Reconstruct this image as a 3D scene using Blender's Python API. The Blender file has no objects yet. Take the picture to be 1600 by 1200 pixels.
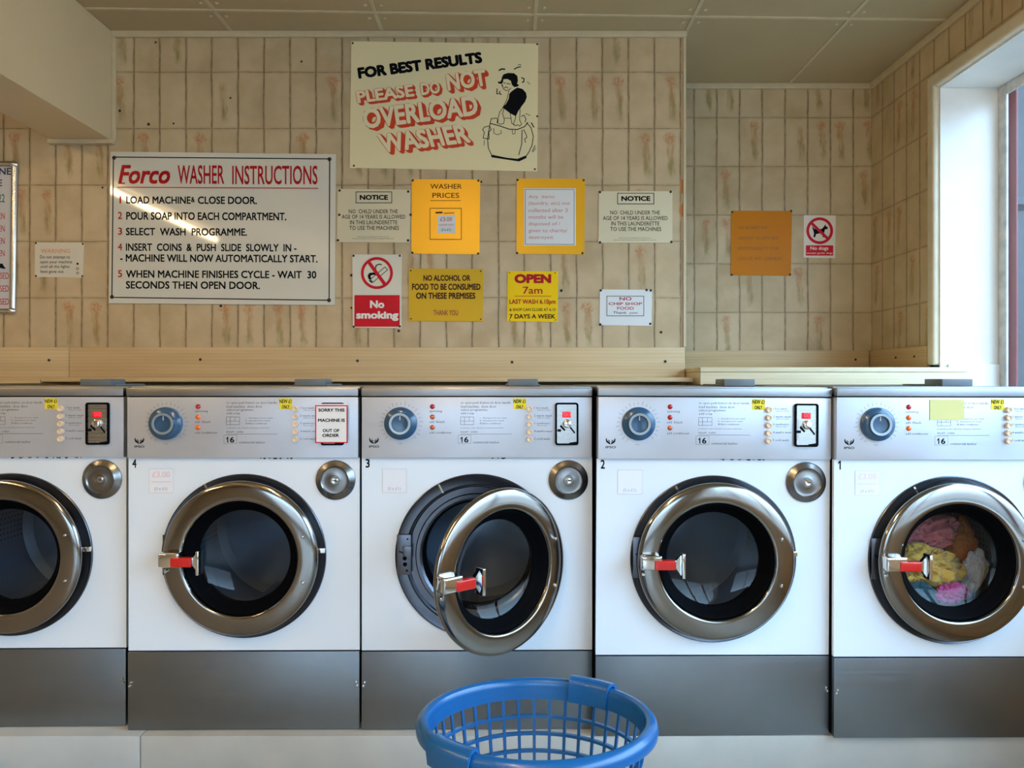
import bpy, bmesh, math, random
from mathutils import Vector, noise, Matrix
random.seed(7)
C = bpy.context.scene.collection
SC = bpy.context.scene
PI = math.pi

# ------------------------------------------------------------------ camera, world, light, exposure
EYE = 1.10; F = 1200.0; HOR = 594.0
cam = bpy.data.cameras.new('camera'); cam_o = bpy.data.objects.new('camera', cam); C.objects.link(cam_o)
cam.sensor_width = 36; cam.lens = 27.0; cam.shift_y = (HOR-600)/1600.0
cam.clip_start = 0.05
cam_o.location = (0, 0, EYE); cam_o.rotation_euler = (PI/2, 0, 0)
SC.camera = cam_o
SC.view_settings.view_transform = 'Standard'; SC.view_settings.look = 'None'
SC.view_settings.gamma = 1.0; SC.view_settings.use_curve_mapping = False
SC.view_settings.exposure = 0.15

SKY = 11.2
TUBE_A = 12.0
TUBE_B = 20.0
world = bpy.data.worlds.new('overcast_sky'); SC.world = world; world.use_nodes = True
wn = world.node_tree; wn.nodes.clear()
w_out = wn.nodes.new('ShaderNodeOutputWorld'); w_bg = wn.nodes.new('ShaderNodeBackground')
w_tc = wn.nodes.new('ShaderNodeTexCoord'); w_sep = wn.nodes.new('ShaderNodeSeparateXYZ')
w_rm = wn.nodes.new('ShaderNodeValToRGB')
wn.links.new(w_tc.outputs['Generated'], w_sep.inputs[0]); wn.links.new(w_sep.outputs['Z'], w_rm.inputs[0])
w_rm.color_ramp.elements[0].position = 0.02; w_rm.color_ramp.elements[0].color = (0.15, 0.19, 0.24, 1)
w_rm.color_ramp.elements[1].position = 0.32; w_rm.color_ramp.elements[1].color = (0.45, 0.71, 1.0, 1)
wn.links.new(w_rm.outputs[0], w_bg.inputs[0]); w_bg.inputs[1].default_value = SKY
wn.links.new(w_bg.outputs[0], w_out.inputs[0])

# room dimensions (metres): camera stands at x=0,y=0 looking along +y
WY = 3.00      # main tiled wall
RY = 3.525     # recessed wall
RX = 1.65      # window wall
CX = 0.675     # corner of the protruding wall
LX = -4.4; BY = -3.2; CZ = 2.46
WIN_R = (-2.6, 2.975, 0.55, 2.24)   # y0,y1,z0,z1 window in the right wall
WIN_B = (-1.75, 0.9, 0.20, 1.95)   # x0,x1,z0,z1 shop window behind the camera

def portal(name, loc, rot, sx, sy):
    l = bpy.data.lights.new(name, 'AREA'); l.shape = 'RECTANGLE'; l.size = sx; l.size_y = sy
    l.cycles.is_portal = True
    o = bpy.data.objects.new(name, l); C.objects.link(o); o.location = loc; o.rotation_euler = rot
portal('window_portal', (RX+0.3, (WIN_R[0]+WIN_R[1])/2, (WIN_R[2]+WIN_R[3])/2), (0, PI/2, 0), WIN_R[3]-WIN_R[2], WIN_R[1]-WIN_R[0])
portal('shopfront_portal', ((WIN_B[0]+WIN_B[1])/2, BY-0.3, (WIN_B[2]+WIN_B[3])/2), (PI/2, 0, 0), WIN_B[1]-WIN_B[0], WIN_B[3]-WIN_B[2])

# ------------------------------------------------------------------ materials
def hexc(h):
    h = h.lstrip('#'); v = [int(h[i:i+2], 16)/255 for i in (0, 2, 4)]
    return tuple((c/12.92 if c <= .04045 else ((c+.055)/1.055)**2.4) for c in v)+(1,)
MATS = {}
def mat(name, col, rough=0.5, metal=0.0, spec=0.5, coat=0.0, bump=0.0, bscale=60, var=0.0, emit=None, est=0, sheen=0, aniso=0):
    if name in MATS: return MATS[name]
    if isinstance(col, str): col = hexc(col)
    if len(col) == 3: col = tuple(col)+(1,)
    m = bpy.data.materials.new(name); m.use_nodes = True; nt = m.node_tree; b = nt.nodes['Principled BSDF']
    b.inputs['Base Color'].default_value = col; b.inputs['Roughness'].default_value = rough
    b.inputs['Metallic'].default_value = metal; b.inputs['Specular IOR Level'].default_value = spec
    b.inputs['Coat Weight'].default_value = coat; b.inputs['Coat Roughness'].default_value = 0.05
    if sheen: b.inputs['Sheen Weight'].default_value = sheen
    if aniso: b.inputs['Anisotropic'].default_value = aniso
    if emit: b.inputs['Emission Color'].default_value = emit if len(emit) == 4 else tuple(emit)+(1,); b.inputs['Emission Strength'].default_value = est
    tc = nt.nodes.new('ShaderNodeTexCoord')
    nz = nt.nodes.new('ShaderNodeTexNoise'); nz.inputs['Scale'].default_value = bscale; nz.inputs['Detail'].default_value = 4
    nt.links.new(tc.outputs['Object'], nz.inputs['Vector'])
    if bump:
        bp = nt.nodes.new('ShaderNodeBump'); bp.inputs['Strength'].default_value = bump; bp.inputs['Distance'].default_value = 0.002
        nt.links.new(nz.outputs['Fac'], bp.inputs['Height']); nt.links.new(bp.outputs[0], b.inputs['Normal'])
    if var:
        hs = nt.nodes.new('ShaderNodeMixRGB'); hs.blend_type = 'MULTIPLY'; hs.inputs[0].default_value = 1
        mr = nt.nodes.new('ShaderNodeMapRange'); mr.inputs[1].default_value = .3; mr.inputs[2].default_value = .7
        mr.inputs[3].default_value = 1-var; mr.inputs[4].default_value = 1
        nt.links.new(nz.outputs['Fac'], mr.inputs[0]); nt.links.new(mr.outputs[0], hs.inputs[2])
        hs.inputs[1].default_value = col; nt.links.new(hs.outputs[0], b.inputs['Base Color'])
    MATS[name] = m
    return m

class NB:
    def __init__(s, m): s.nt = m.node_tree
    def n(s, t, **k):
        nd = s.nt.nodes.new(t)
        for a, v in k.items(): setattr(nd, a, v)
        return nd
    def l(s, a, b): s.nt.links.new(a, b)
    def m(s, op, *a):
        nd = s.n('ShaderNodeMath', operation=op)
        for i, v in enumerate(a):
            if isinstance(v, (int, float)): nd.inputs[i].default_value = v
            else: s.l(v, nd.inputs[i])
        return nd.outputs[0]
    def rng(s, v, a, b, c=0.0, d=1.0, smooth=True):
        nd = s.n('ShaderNodeMapRange'); nd.interpolation_type = 'SMOOTHSTEP' if smooth else 'LINEAR'
        nd.inputs[1].default_value = a; nd.inputs[2].default_value = b; nd.inputs[3].default_value = c; nd.inputs[4].default_value = d
        s.l(v, nd.inputs[0]); return nd.outputs[0]
    def mix(s, f, a, b, mode='MIX'):
        nd = s.n('ShaderNodeMixRGB', blend_type=mode)
        for i, v in enumerate((f, a, b)):
            if isinstance(v, (int, float)): nd.inputs[i].default_value = v
            elif isinstance(v, tuple): nd.inputs[i].default_value = v
            else: s.l(v, nd.inputs[i])
        return nd.outputs[0]
    def comb(s, x, y, z=0.0):
        nd = s.n('ShaderNodeCombineXYZ')
        for i, v in enumerate((x, y, z)):
            if isinstance(v, (int, float)): nd.inputs[i].default_value = v
            else: s.l(v, nd.inputs[i])
        return nd.outputs[0]
    def noise(s, vec, sc, det=3):
        nd = s.n('ShaderNodeTexNoise'); nd.inputs['Scale'].default_value = sc; nd.inputs['Detail'].default_value = det
        s.l(vec, nd.inputs['Vector']); return nd.outputs['Fac']
    def wn(s, vec):
        nd = s.n('ShaderNodeTexWhiteNoise', noise_dimensions='3D'); s.l(vec, nd.inputs['Vector'])
        sp = s.n('ShaderNodeSeparateColor'); s.l(nd.outputs['Color'], sp.inputs[0]); return sp.outputs

def tile_mat(name, axis, pitch, phase, rowh, rowphase, seed, chips=False):
    m = mat(name, (0.6, 0.52, 0.38), rough=0.42, spec=0.35); q = NB(m); b = m.node_tree.nodes['Principled BSDF']
    g = q.n('ShaderNodeNewGeometry'); sp = q.n('ShaderNodeSeparateXYZ'); q.l(g.outputs['Position'], sp.inputs[0])
    P = g.outputs['Position']
    h = sp.outputs[0] if axis == 'x' else sp.outputs[1]; z = sp.outputs[2]
    # gentle waviness of the embossed joints
    wob = q.m('MULTIPLY', q.m('SUBTRACT', q.noise(P, 9, 3), 0.5), 0.010)
    u = q.m('DIVIDE', q.m('ADD', q.m('SUBTRACT', h, phase), wob), pitch)
    v = q.m('DIVIDE', q.m('ADD', q.m('SUBTRACT', z, rowphase), q.m('MULTIPLY', wob, .6)), rowh)
    cu = q.m('FLOOR', u); cv = q.m('FLOOR', v); fu = q.m('FRACT', u); fv = q.m('FRACT', v)
    r = q.wn(q.comb(cu, cv, seed))
    # joints
    du = q.m('MULTIPLY', q.m('MINIMUM', fu, q.m('SUBTRACT', 1.0, fu)), pitch)
    dv = q.m('MULTIPLY', q.m('MINIMUM', fv, q.m('SUBTRACT', 1.0, fv)), rowh)
    ju = q.rng(du, 0.0012, 0.0048, 1.0, 0.0); jv = q.rng(dv, 0.0008, 0.0030, 1.0, 0.0)
    n1 = q.noise(P, 9, 4); n2 = q.noise(P, 34, 3); n3 = q.noise(q.comb(q.m('MULTIPLY', h, 6.0), q.m('MULTIPLY', z, 1.0), 0.0), 12, 3)
    joint = q.m('MAXIMUM', q.m('MULTIPLY', ju, q.rng(n2, .25, .7, .45, 1.0)), q.m('MULTIPLY', jv, q.rng(n2, .3, .7, .35, .85)))
    soft = q.m('MAXIMUM', q.rng(du, 0.0, 0.013, .45, 0.0), q.rng(dv, 0.0, 0.016, .3, 0.0))
    col = q.mix(q.rng(n1, .3, .7), (0.59, 0.455, 0.275, 1), (0.47, 0.35, 0.195, 1))
    col = q.mix(q.m('MULTIPLY', r[0], .35), col, (0.68, 0.55, 0.36, 1))
    col = q.mix(soft, col, (0.40, 0.30, 0.17, 1))
    # motif: a faded rosette with a trailing stem on some tiles
    pick = q.m('GREATER_THAN', r[1], .70); pick2 = q.m('GREATER_THAN', r[1], .62)
    c0 = q.m('ADD', .36, q.m('MULTIPLY', r[2], .3))
    n5 = q.noise(P, 95, 3)
    wav = q.m('MULTIPLY', q.m('SUBTRACT', n2, .5), .5); wav2 = q.m('MULTIPLY', q.m('SUBTRACT', n5, .5), .10)
    ex = q.m('DIVIDE', q.m('ADD', q.m('SUBTRACT', fu, c0), wav), .27); ey = q.m('DIVIDE', q.m('ADD', q.m('SUBTRACT', fv, .84), wav2), .12)
    d2 = q.m('SQRT', q.m('ADD', q.m('MULTIPLY', ex, ex), q.m('MULTIPLY', ey, ey)))
    fl = q.m('MULTIPLY', q.m('MULTIPLY', q.rng(d2, .35, 1.15, 1.0, 0.0), q.rng(n5, .38, .6, .25, 1)), pick)
    sx = q.m('ABSOLUTE', q.m('ADD', q.m('SUBTRACT', q.m('SUBTRACT', fu, c0), q.m('MULTIPLY', q.m('SUBTRACT', .85, fv), .14)), q.m('MULTIPLY', wav, .5)))
    st = q.m('MULTIPLY', q.rng(sx, .03, .20, 1.0, 0.0), q.m('MULTIPLY', q.rng(fv, .04, .3), q.rng(fv, .70, .86, 1, 0)))
    st = q.m('MULTIPLY', q.m('MULTIPLY', st, q.rng(n3, .35, .65, .35, 1)), pick2)
    col = q.mix(q.m('MULTIPLY', st, .9), col, q.mix(q.rng(fv, .2, .75), (0.27, 0.22, 0.075, 1), (0.42, 0.23, 0.09, 1)))
    col = q.mix(q.m('MULTIPLY', fl, .75), col, (0.47, 0.19, 0.07, 1))
    col = q.mix(q.m('MULTIPLY', joint, .92), col, (0.19, 0.12, 0.055, 1))
    # tobacco-brown staining towards the ceiling has its own shape: drips
    if chips:
        e = q.m('SUBTRACT', CX, sp.outputs[0])
        zz = q.m('MULTIPLY', q.rng(z, 1.42, 1.5), q.rng(z, 1.93, 1.98, 1, 0))
        ch = q.m('MULTIPLY', q.m('LESS_THAN', e, q.m('MULTIPLY', q.rng(q.noise(P, 11, 2), .5, .66), .022)), zz)
        col = q.mix(ch, col, (0.50, 0.19, 0.05, 1))
    q.l(col, b.inputs['Base Color'])
    bp = q.n('ShaderNodeBump'); bp.inputs['Strength'].default_value = .5; bp.inputs['Distance'].default_value = 0.0015
    hh = q.m('SUBTRACT', q.m('MULTIPLY', n2, .25), q.m('MAXIMUM', ju, jv))
    q.l(hh, bp.inputs['Height']); q.l(bp.outputs[0], b.inputs['Normal'])
    return m

def wood_mat(name, c1, c2, axis='x'):
    m = mat(name, c1, rough=0.38, spec=.4); q = NB(m); b = m.node_tree.nodes['Principled BSDF']
    tc = q.n('ShaderNodeTexCoord'); mp = q.n('ShaderNodeMapping'); q.l(tc.outputs['Object'], mp.inputs[0])
    mp.inputs['Scale'].default_value = (1.2, 9, 22) if axis == 'x' else (9, 1.2, 22)
    a = q.noise(mp.outputs[0], 1.6, 5); w = q.n('ShaderNodeTexWave'); w.inputs['Scale'].default_value = 1.1; w.inputs['Distortion'].default_value = 5
    w.inputs['Detail'].default_value = 3; w.bands_direction = 'Z'; q.l(mp.outputs[0], w.inputs[0])
    f = q.m('ADD', q.m('MULTIPLY', q.rng(a, .3, .7), .65), q.m('MULTIPLY', w.outputs['Fac'], .35))
    q.l(q.mix(f, c1+(1,), c2+(1,)), b.inputs['Base Color'])
    return m

def brushed_mat(name, col, rough, streak=.12, axis='x', metal=1.0):
    m = mat(name, col, rough=rough, metal=metal); q = NB(m); b = m.node_tree.nodes['Principled BSDF']
    tc = q.n('ShaderNodeTexCoord'); mp = q.n('ShaderNodeMapping'); q.l(tc.outputs['Object'], mp.inputs[0])
    mp.inputs['Scale'].default_value = (2, 60, 260) if axis == 'x' else (260, 60, 2)
    a = q.noise(mp.outputs[0], 1.5, 4)
    q.l(q.rng(a, .3, .7, rough-streak*.5, rough+streak, False), b.inputs['Roughness'])
    big = q.noise(tc.outputs['Object'], 5, 3)
    q.l(q.mix(q.rng(big, .3, .7), tuple(c*.9 for c in col[:3])+(1,), tuple(col[:3])+(1,)), b.inputs['Base Color'])
    return m

def glass_mat(name, tint, f0=1.5, rough=0.02):
    m = bpy.data.materials.new(name); m.use_nodes = True; nt = m.node_tree; nt.nodes.clear(); q = NB(m)
    o = q.n('ShaderNodeOutputMaterial'); mx = q.n('ShaderNodeMixShader'); tr = q.n('ShaderNodeBsdfTransparent'); gl = q.n('ShaderNodeBsdfGlossy')
    fr = q.n('ShaderNodeFresnel'); g_ = q.n('ShaderNodeNewGeometry'); q.l(q.rng(g_.outputs['Backfacing'], 0, 1, f0, 1/f0, False), fr.inputs[0])   # same reflectance on both faces of the pane
    tr.inputs[0].default_value = tint+(1,); gl.inputs[0].default_value = (1, 1, 1, 1); gl.inputs[1].default_value = rough
    q.l(fr.outputs[0], mx.inputs[0]); q.l(tr.outputs[0], mx.inputs[1]); q.l(gl.outputs[0], mx.inputs[2]); q.l(mx.outputs[0], o.inputs[0])
    MATS[name] = m; return m

M_WALL = tile_mat('tiled_panel_main', 'x', 0.1017, -1.4775, 0.2205, EYE+(HOR-201)/400., 1.0, chips=True)
M_WALLR = tile_mat('tiled_panel_recess', 'x', 0.1044, 0.8355, 0.2236, EYE+(HOR-183.8)/340.4, 2.0)
M_WALLW = tile_mat('tiled_panel_window_wall', 'y', 0.1044, 3.525, 0.2236, EYE+(HOR-183.8)/340.4, 3.0)
M_WALLB = mat('cream_wall_paint', (0.56, 0.47, 0.33), rough=.6, var=.08, bscale=5)
M_CEIL = mat('ceiling_paint', (0.50, 0.385, 0.22), rough=.45, var=.07, bscale=3, bump=.1)
M_BEAM = mat('beam_paint', (0.74, 0.58, 0.345), rough=.5, var=.06, bscale=3)
M_TRIM = mat('cream_trim', (0.64, 0.53, 0.34), rough=.4, var=.1, bscale=25)
M_ARCH = mat('architrave_paint', (0.72, 0.63, 0.46), rough=.35, var=.1, bscale=18)
M_WHITE = mat('window_white_paint', (0.88, 0.85, 0.80), rough=.4, var=.06, bscale=10, bump=.2)
M_FLAKE = mat('flaking_white_paint', (0.72, 0.70, 0.66), rough=.6, var=.3, bscale=28, bump=.5)
M_FLOOR = mat('beige_vinyl_floor', (0.35, 0.305, 0.24), rough=.35, var=.12, bscale=12)
M_PLINTH = mat('plinth_paint', (0.46, 0.46, 0.43), rough=.45, var=.12, bscale=7, bump=.1)
M_PANE = glass_mat('window_glass', (0.95, 0.97, 0.97), 1.35)
M_RED = mat('red_frame_paint', (0.20, 0.010, 0.018), rough=.4)
M_DARK = mat('dark_street_front', (0.012, 0.014, 0.02), rough=.5)
M_SLATE = mat('slate_street_panel', (0.014, 0.020, 0.030), rough=.4, var=.4, bscale=6)
M_WOOD = wood_mat('beech_laminate', (0.66, 0.50, 0.28), (0.54, 0.385, 0.195))
M_WOODL = wood_mat('pale_pine', (0.80, 0.70, 0.47), (0.70, 0.58, 0.36))
M_MW = mat('machine_white_enamel', (0.77, 0.83, 0.90), rough=.22, spec=.5, var=.03, bscale=3)
M_SIDE = mat('machine_side_black', (0.015, 0.015, 0.018), rough=.5)
M_PANEL = brushed_mat('panel_silver', (0.61, 0.63, 0.69, 1), .34, .0, metal=.5)
M_STEEL = brushed_mat('brushed_steel', (0.25, 0.265, 0.28, 1), .36, .06)
M_LID = brushed_mat('brushed_lid_steel', (0.38, 0.38, 0.39, 1), .34, .08)
M_CHROME = mat('polished_chrome', (0.29, 0.27, 0.25), rough=.12, metal=1, var=.05, bscale=12)
M_BRIGHT = mat('bright_chrome', (0.80, 0.79, 0.78), rough=.08, metal=1)
M_SURR = mat('door_seat_steel', (0.13, 0.134, 0.155), rough=.27, metal=1, var=.15, bscale=20)
M_DRUM = mat('drum_steel', (0.30, 0.33, 0.38), rough=.4, metal=.6)
M_RUB = mat('black_rubber', (0.002, 0.0022, 0.003), rough=.6, spec=.03)
M_GLASS = glass_mat('door_glass', (0.84, 0.89, 0.94), 1.35, 0.02)
M_KNOB = mat('blue_dial_plastic', (0.028, 0.085, 0.165), rough=.22, coat=.3)
M_KRING = mat('grey_dial_ring', (0.36, 0.40, 0.42), rough=.3, metal=.5)
M_BLACK = mat('black_print', (0.005, 0.005, 0.007), rough=.6, spec=.08)
M_GREYP = mat('grey_print', (0.045, 0.045, 0.055), rough=.6, spec=.1)
M_PALEP = mat('faded_pink_print', (0.78, 0.60, 0.66), rough=.6)
M_PALEG = mat('faded_grey_print', (0.42, 0.43, 0.46), rough=.6)
M_REDL = mat('red_indicator', (0.50, 0.008, 0.012), rough=.15, coat=.5)
M_ORL = mat('orange_indicator', (0.90, 0.16, 0.015), rough=.15, coat=.5)
M_ORD = mat('dull_orange_indicator', (0.55, 0.11, 0.03), rough=.2, coat=.5)
M_BTN = mat('cream_button', (0.80, 0.60, 0.42), rough=.3)
M_YEL = mat('yellow_sticker', (0.85, 0.70, 0.03), rough=.5)
M_PAPER = mat('white_paper', (0.80, 0.79, 0.78), rough=.6)
M_STICK = mat('old_white_sticker', (0.80, 0.81, 0.86), rough=.5)
M_POST = mat('pale_yellow_note', (0.70, 0.64, 0.27), rough=.7, spec=.2)
M_LED = mat('red_display', (0.35, 0.0, 0.008), rough=.2, emit=(1, 0.01, 0.03), est=.5)
M_LEDH = mat('red_digits', (0.8, 0.02, 0.03), rough=.3, emit=(1, 0.03, 0.04), est=1.6)
M_COIN = brushed_mat('coin_plate_steel', (0.55, 0.54, 0.52, 1), .25, .05)
M_HATCH = mat('grey_hatch_plastic', (0.13, 0.15, 0.165), rough=.35)
M_LOCK = mat('lock_cap_steel', (0.27, 0.26, 0.255), rough=.27, metal=1)
M_HRED = mat('red_handle_plastic', (0.55, 0.015, 0.012), rough=.25, coat=.3)
M_BASK = mat('blue_basket_plastic', (0.004, 0.09, 0.27), rough=.28, coat=.15)
M_NAIL = mat('dark_nail', (0.03, 0.018, 0.012), rough=.5, metal=.3)
M_ENAM = mat('white_sign_enamel', (0.73, 0.70, 0.60), rough=.045, spec=.6)
M_CREAM = mat('cream_plastic_sign', (0.73, 0.65, 0.44), rough=.35)
M_POSTER = mat('cream_poster', (0.90, 0.78, 0.46), rough=.33, spec=.3)
M_POSTERF = mat('cream_poster_letter_face', (0.92, 0.79, 0.50), rough=.4)
M_GOLD = mat('gold_metal_sign', (0.86, 0.45, 0.008), rough=.33, metal=.35)
M_GOLD2 = mat('mustard_sign', (0.70, 0.42, 0.02), rough=.4, spec=.15)
M_ORG = mat('orange_sign', (0.60, 0.20, 0.002), rough=.4, spec=.15)
M_YSIGN = mat('yellow_hours_sign', (0.96, 0.62, 0.004), rough=.4, spec=.15)
M_RPRINT = mat('red_print', (0.45, 0.008, 0.015), rough=.4, spec=.15)
M_RSIGN = mat('red_sign_panel', (0.60, 0.008, 0.02), rough=.4, spec=.15)
M_RPOST = mat('poster_red', (0.72, 0.07, 0.025), rough=.4, spec=.15)
M_RFADE = mat('faded_red_print', (0.60, 0.22, 0.18), rough=.6)
M_OFADE = mat('faded_orange_print', (0.72, 0.33, 0.20), rough=.6)
M_BRP = mat('brown_print', (0.05, 0.014, 0.006), rough=.5, spec=.15)
M_ALU = brushed_mat('aluminium_frame', (0.66, 0.65, 0.62, 1), .22, .05, 'z')
M_NAVY = mat('navy_print', (0.02, 0.03, 0.09), rough=.5)
M_GRN = mat('green_print', (0.02, 0.12, 0.03), rough=.5)

# drum perforations
q = NB(M_DRUM); b_ = M_DRUM.node_tree.nodes['Principled BSDF']
tc = q.n('ShaderNodeTexCoord'); sp = q.n('ShaderNodeSeparateXYZ'); q.l(tc.outputs['Object'], sp.inputs[0])
ang = q.m('ARCTAN2', q.m('SUBTRACT', sp.outputs[2], .495), sp.outputs[0])
uu = q.m('FRACT', q.m('MULTIPLY', ang, 14.0)); vv = q.m('FRACT', q.m('DIVIDE', sp.outputs[1], .018))
dd = q.m('SQRT', q.m('ADD', q.m('POWER', q.m('SUBTRACT', uu, .5), 2.0), q.m('POWER', q.m('SUBTRACT', vv, .5), 2.0)))
rr_ = q.m('SQRT', q.m('ADD', q.m('POWER', sp.outputs[0], 2.0), q.m('POWER', q.m('SUBTRACT', sp.outputs[2], .495), 2.0)))
q.l(q.mix(q.m('MULTIPLY', q.m('LESS_THAN', dd, .2), q.m('GREATER_THAN', rr_, .2445)), (0.22, 0.26, 0.32, 1), (0.06, 0.07, 0.09, 1)), b_.inputs['Base Color'])

# ------------------------------------------------------------------ mesh helpers
def box(bm, x0, x1, y0, y1, z0, z1, bev=0.0, seg=2):
    vs = [bm.verts.new(p) for p in ((x0, y0, z0), (x1, y0, z0), (x1, y1, z0), (x0, y1, z0), (x0, y0, z1), (x1, y0, z1), (x1, y1, z1), (x0, y1, z1))]
    fs = [bm.faces.new([vs[i] for i in f]) for f in ((3, 2, 1, 0), (4, 5, 6, 7), (0, 1, 5, 4), (1, 2, 6, 5), (2, 3, 7, 6), (3, 0, 4, 7))]
    if bev:
        es = {e for f in fs for e in f.edges}
        bmesh.ops.bevel(bm, geom=list(es), offset=bev, segments=seg, affect='EDGES', profile=.6)
    return bm
def B(*a, **k): return box(bmesh.new(), *a, **k)
def lathe(bm, prof, cx=0, cz=0, seg=72, a0=0, a1=2*PI):
    full = abs(a1-a0-2*PI) < 1e-6; n = seg if full else seg+1
    rings = []
    for r, y in prof:
        if r < 1e-6: rings.append([bm.verts.new((cx, y, cz))]); continue
        rings.append([bm.verts.new((cx+r*math.cos(a0+(a1-a0)*i/seg), y, cz+r*math.sin(a0+(a1-a0)*i/seg))) for i in range(n)])
    for A, D in zip(rings, rings[1:]):
        for i in range(seg):
            j = (i+1) % n
            if len(A) == 1 and len(D) == 1: continue
            if len(A) == 1: bm.faces.new((A[0], D[j], D[i]))
            elif len(D) == 1: bm.faces.new((A[i], A[j], D[0]))
            else: bm.faces.new((A[i], A[j], D[j], D[i]))
    return bm
def cyl(bm, cx, cz, r, y0, y1, seg=24, bev=0.0):
    if bev: pr = [(0, y0), (r-bev, y0), (r-bev*.3, y0+bev*.3), (r, y0+bev), (r, y1), (0, y1)]
    else: pr = [(0, y0), (r, y0), (r, y1), (0, y1)]
    return lathe(bm, pr, cx, cz, seg)
def prism(bm, pts, y0, y1):
    """pts: list of (x,z); solid between y0 (front) and y1"""
    f = [bm.verts.new((x, y0, z)) for x, z in pts]; k = [bm.verts.new((x, y1, z)) for x, z in pts]
    bm.faces.new(f); bm.faces.new(list(reversed(k))); n = len(pts)
    for i in range(n):
        j = (i+1) % n; bm.faces.new((f[j], f[i], k[i], k[j]))
    return bm
def rrect(x0, x1, z0, z1, r, n=5):
    o = []
    for cx, cz, a in ((x1-r, z1-r, 0), (x0+r, z1-r, PI/2), (x0+r, z0+r, PI), (x1-r, z0+r, 1.5*PI)):
        for i in range(n+1):
            t = a+PI/2*i/n; o.append((cx+r*math.cos(t), cz+r*math.sin(t)))
    return o
def tube(bm, pts, rad, seg=10, cap=True):
    rings = []
    for i, p in enumerate(pts):
        p = Vector(p); a = Vector(pts[max(i-1, 0)]); c = Vector(pts[min(i+1, len(pts)-1)])
        t = (c-a).normalized(); up = Vector((0, 0, 1)) if abs(t.z) < .9 else Vector((1, 0, 0))
        s = t.cross(up).normalized(); w = s.cross(t).normalized()
        r = rad[i] if isinstance(rad, (list, tuple)) else rad
        rings.append([bm.verts.new(p+s*r*math.cos(2*PI*k/seg)+w*r*math.sin(2*PI*k/seg)) for k in range(seg)])
    for A, D in zip(rings, rings[1:]):
        for k in range(seg): bm.faces.new((A[k], A[(k+1) % seg], D[(k+1) % seg], D[k]))
    if cap: bm.faces.new(list(reversed(rings[0]))); bm.faces.new(rings[-1])
    return bm
def finish(bm, name, m, smooth=True, ang=35):
    bmesh.ops.recalc_face_normals(bm, faces=bm.faces)
    me = bpy.data.meshes.new(name); bm.to_mesh(me); bm.free()
    if m: me.materials.append(m)
    if smooth:
        for p in me.polygons: p.use_smooth = True
        me.set_sharp_from_angle(angle=math.radians(ang))
    return me
def obj(name, bm, m, parent=None, smooth=True, loc=None, ang=35, label=None):
    me = bm if isinstance(bm, bpy.types.Mesh) else finish(bm, name, m, smooth, ang)
    o = bpy.data.objects.new(name, me); C.objects.link(o)
    if parent: o.parent = parent
    if loc: o.location = loc
    if label: o['label'] = label
    return o
def tag(o, label, cat, group=None, kind=None):
    if label: o['label'] = label
    if cat: o['category'] = cat
    if group: o['group'] = group
    if kind: o['kind'] = kind
    return o
def thing(name, label, cat, loc=(0, 0, 0), group=None, rotz=0):
    o = bpy.data.objects.new(name, None); C.objects.link(o); o.location = loc; o.rotation_euler = (0, 0, rotz); o.empty_display_size = .05
    return tag(o, label, cat, group)
def struct(name, bm, m, parent=None, smooth=False):
    o = obj(name, bm, m, parent, smooth)
    if not parent: o['kind'] = 'structure'
    return o

# ------------------------------------------------------------------ lettering
_tc = {}
def glyphs(s, bold=0.0, shear=0.0, res=3):
    k = (s, bold, shear, res)
    if k in _tc: return _tc[k]
    cu = bpy.data.curves.new('t', 'FONT'); cu.body = s; cu.size = 1; cu.shear = shear; cu.resolution_u = res
    o = bpy.data.objects.new('t', cu); me = bpy.data.meshes.new_from_object(o)
    vs = [(v.co.x, v.co.y) for v in me.vertices]; fs = [tuple(p.vertices) for p in me.polygons]
    bpy.data.objects.remove(o); bpy.data.curves.remove(cu); bpy.data.meshes.remove(me)
    if bold > .005:      # heavier strokes: the letter stamped around its own outline
        b = bold*.72; D = [(0, 0), (b, b), (b, -b), (-b, b), (-b, -b)]+([(b*1.3, 0), (-b*1.3, 0), (0, b*1.3), (0, -b*1.3)] if b > .028 else [])
        n = len(vs); v0 = list(vs); f0 = list(fs); vs = []; fs = []
        for i, (dx, dy) in enumerate(D): vs += [(x+dx, y+dy, i*.000013) for x, y in v0]; fs += [tuple(q_+i*n for q_ in f) for f in f0]
    vs = [v if len(v) == 3 else v+(0.0,) for v in vs]
    x0 = min(v[0] for v in vs); x1 = max(v[0] for v in vs); y0 = min(v[1] for v in vs); y1 = max(v[1] for v in vs)
    vs = [((x-x0)/(x1-x0), (y-y0)/(y1-y0), e) for x, y, e in vs]
    _tc[k] = (vs, fs); return _tc[k]
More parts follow.
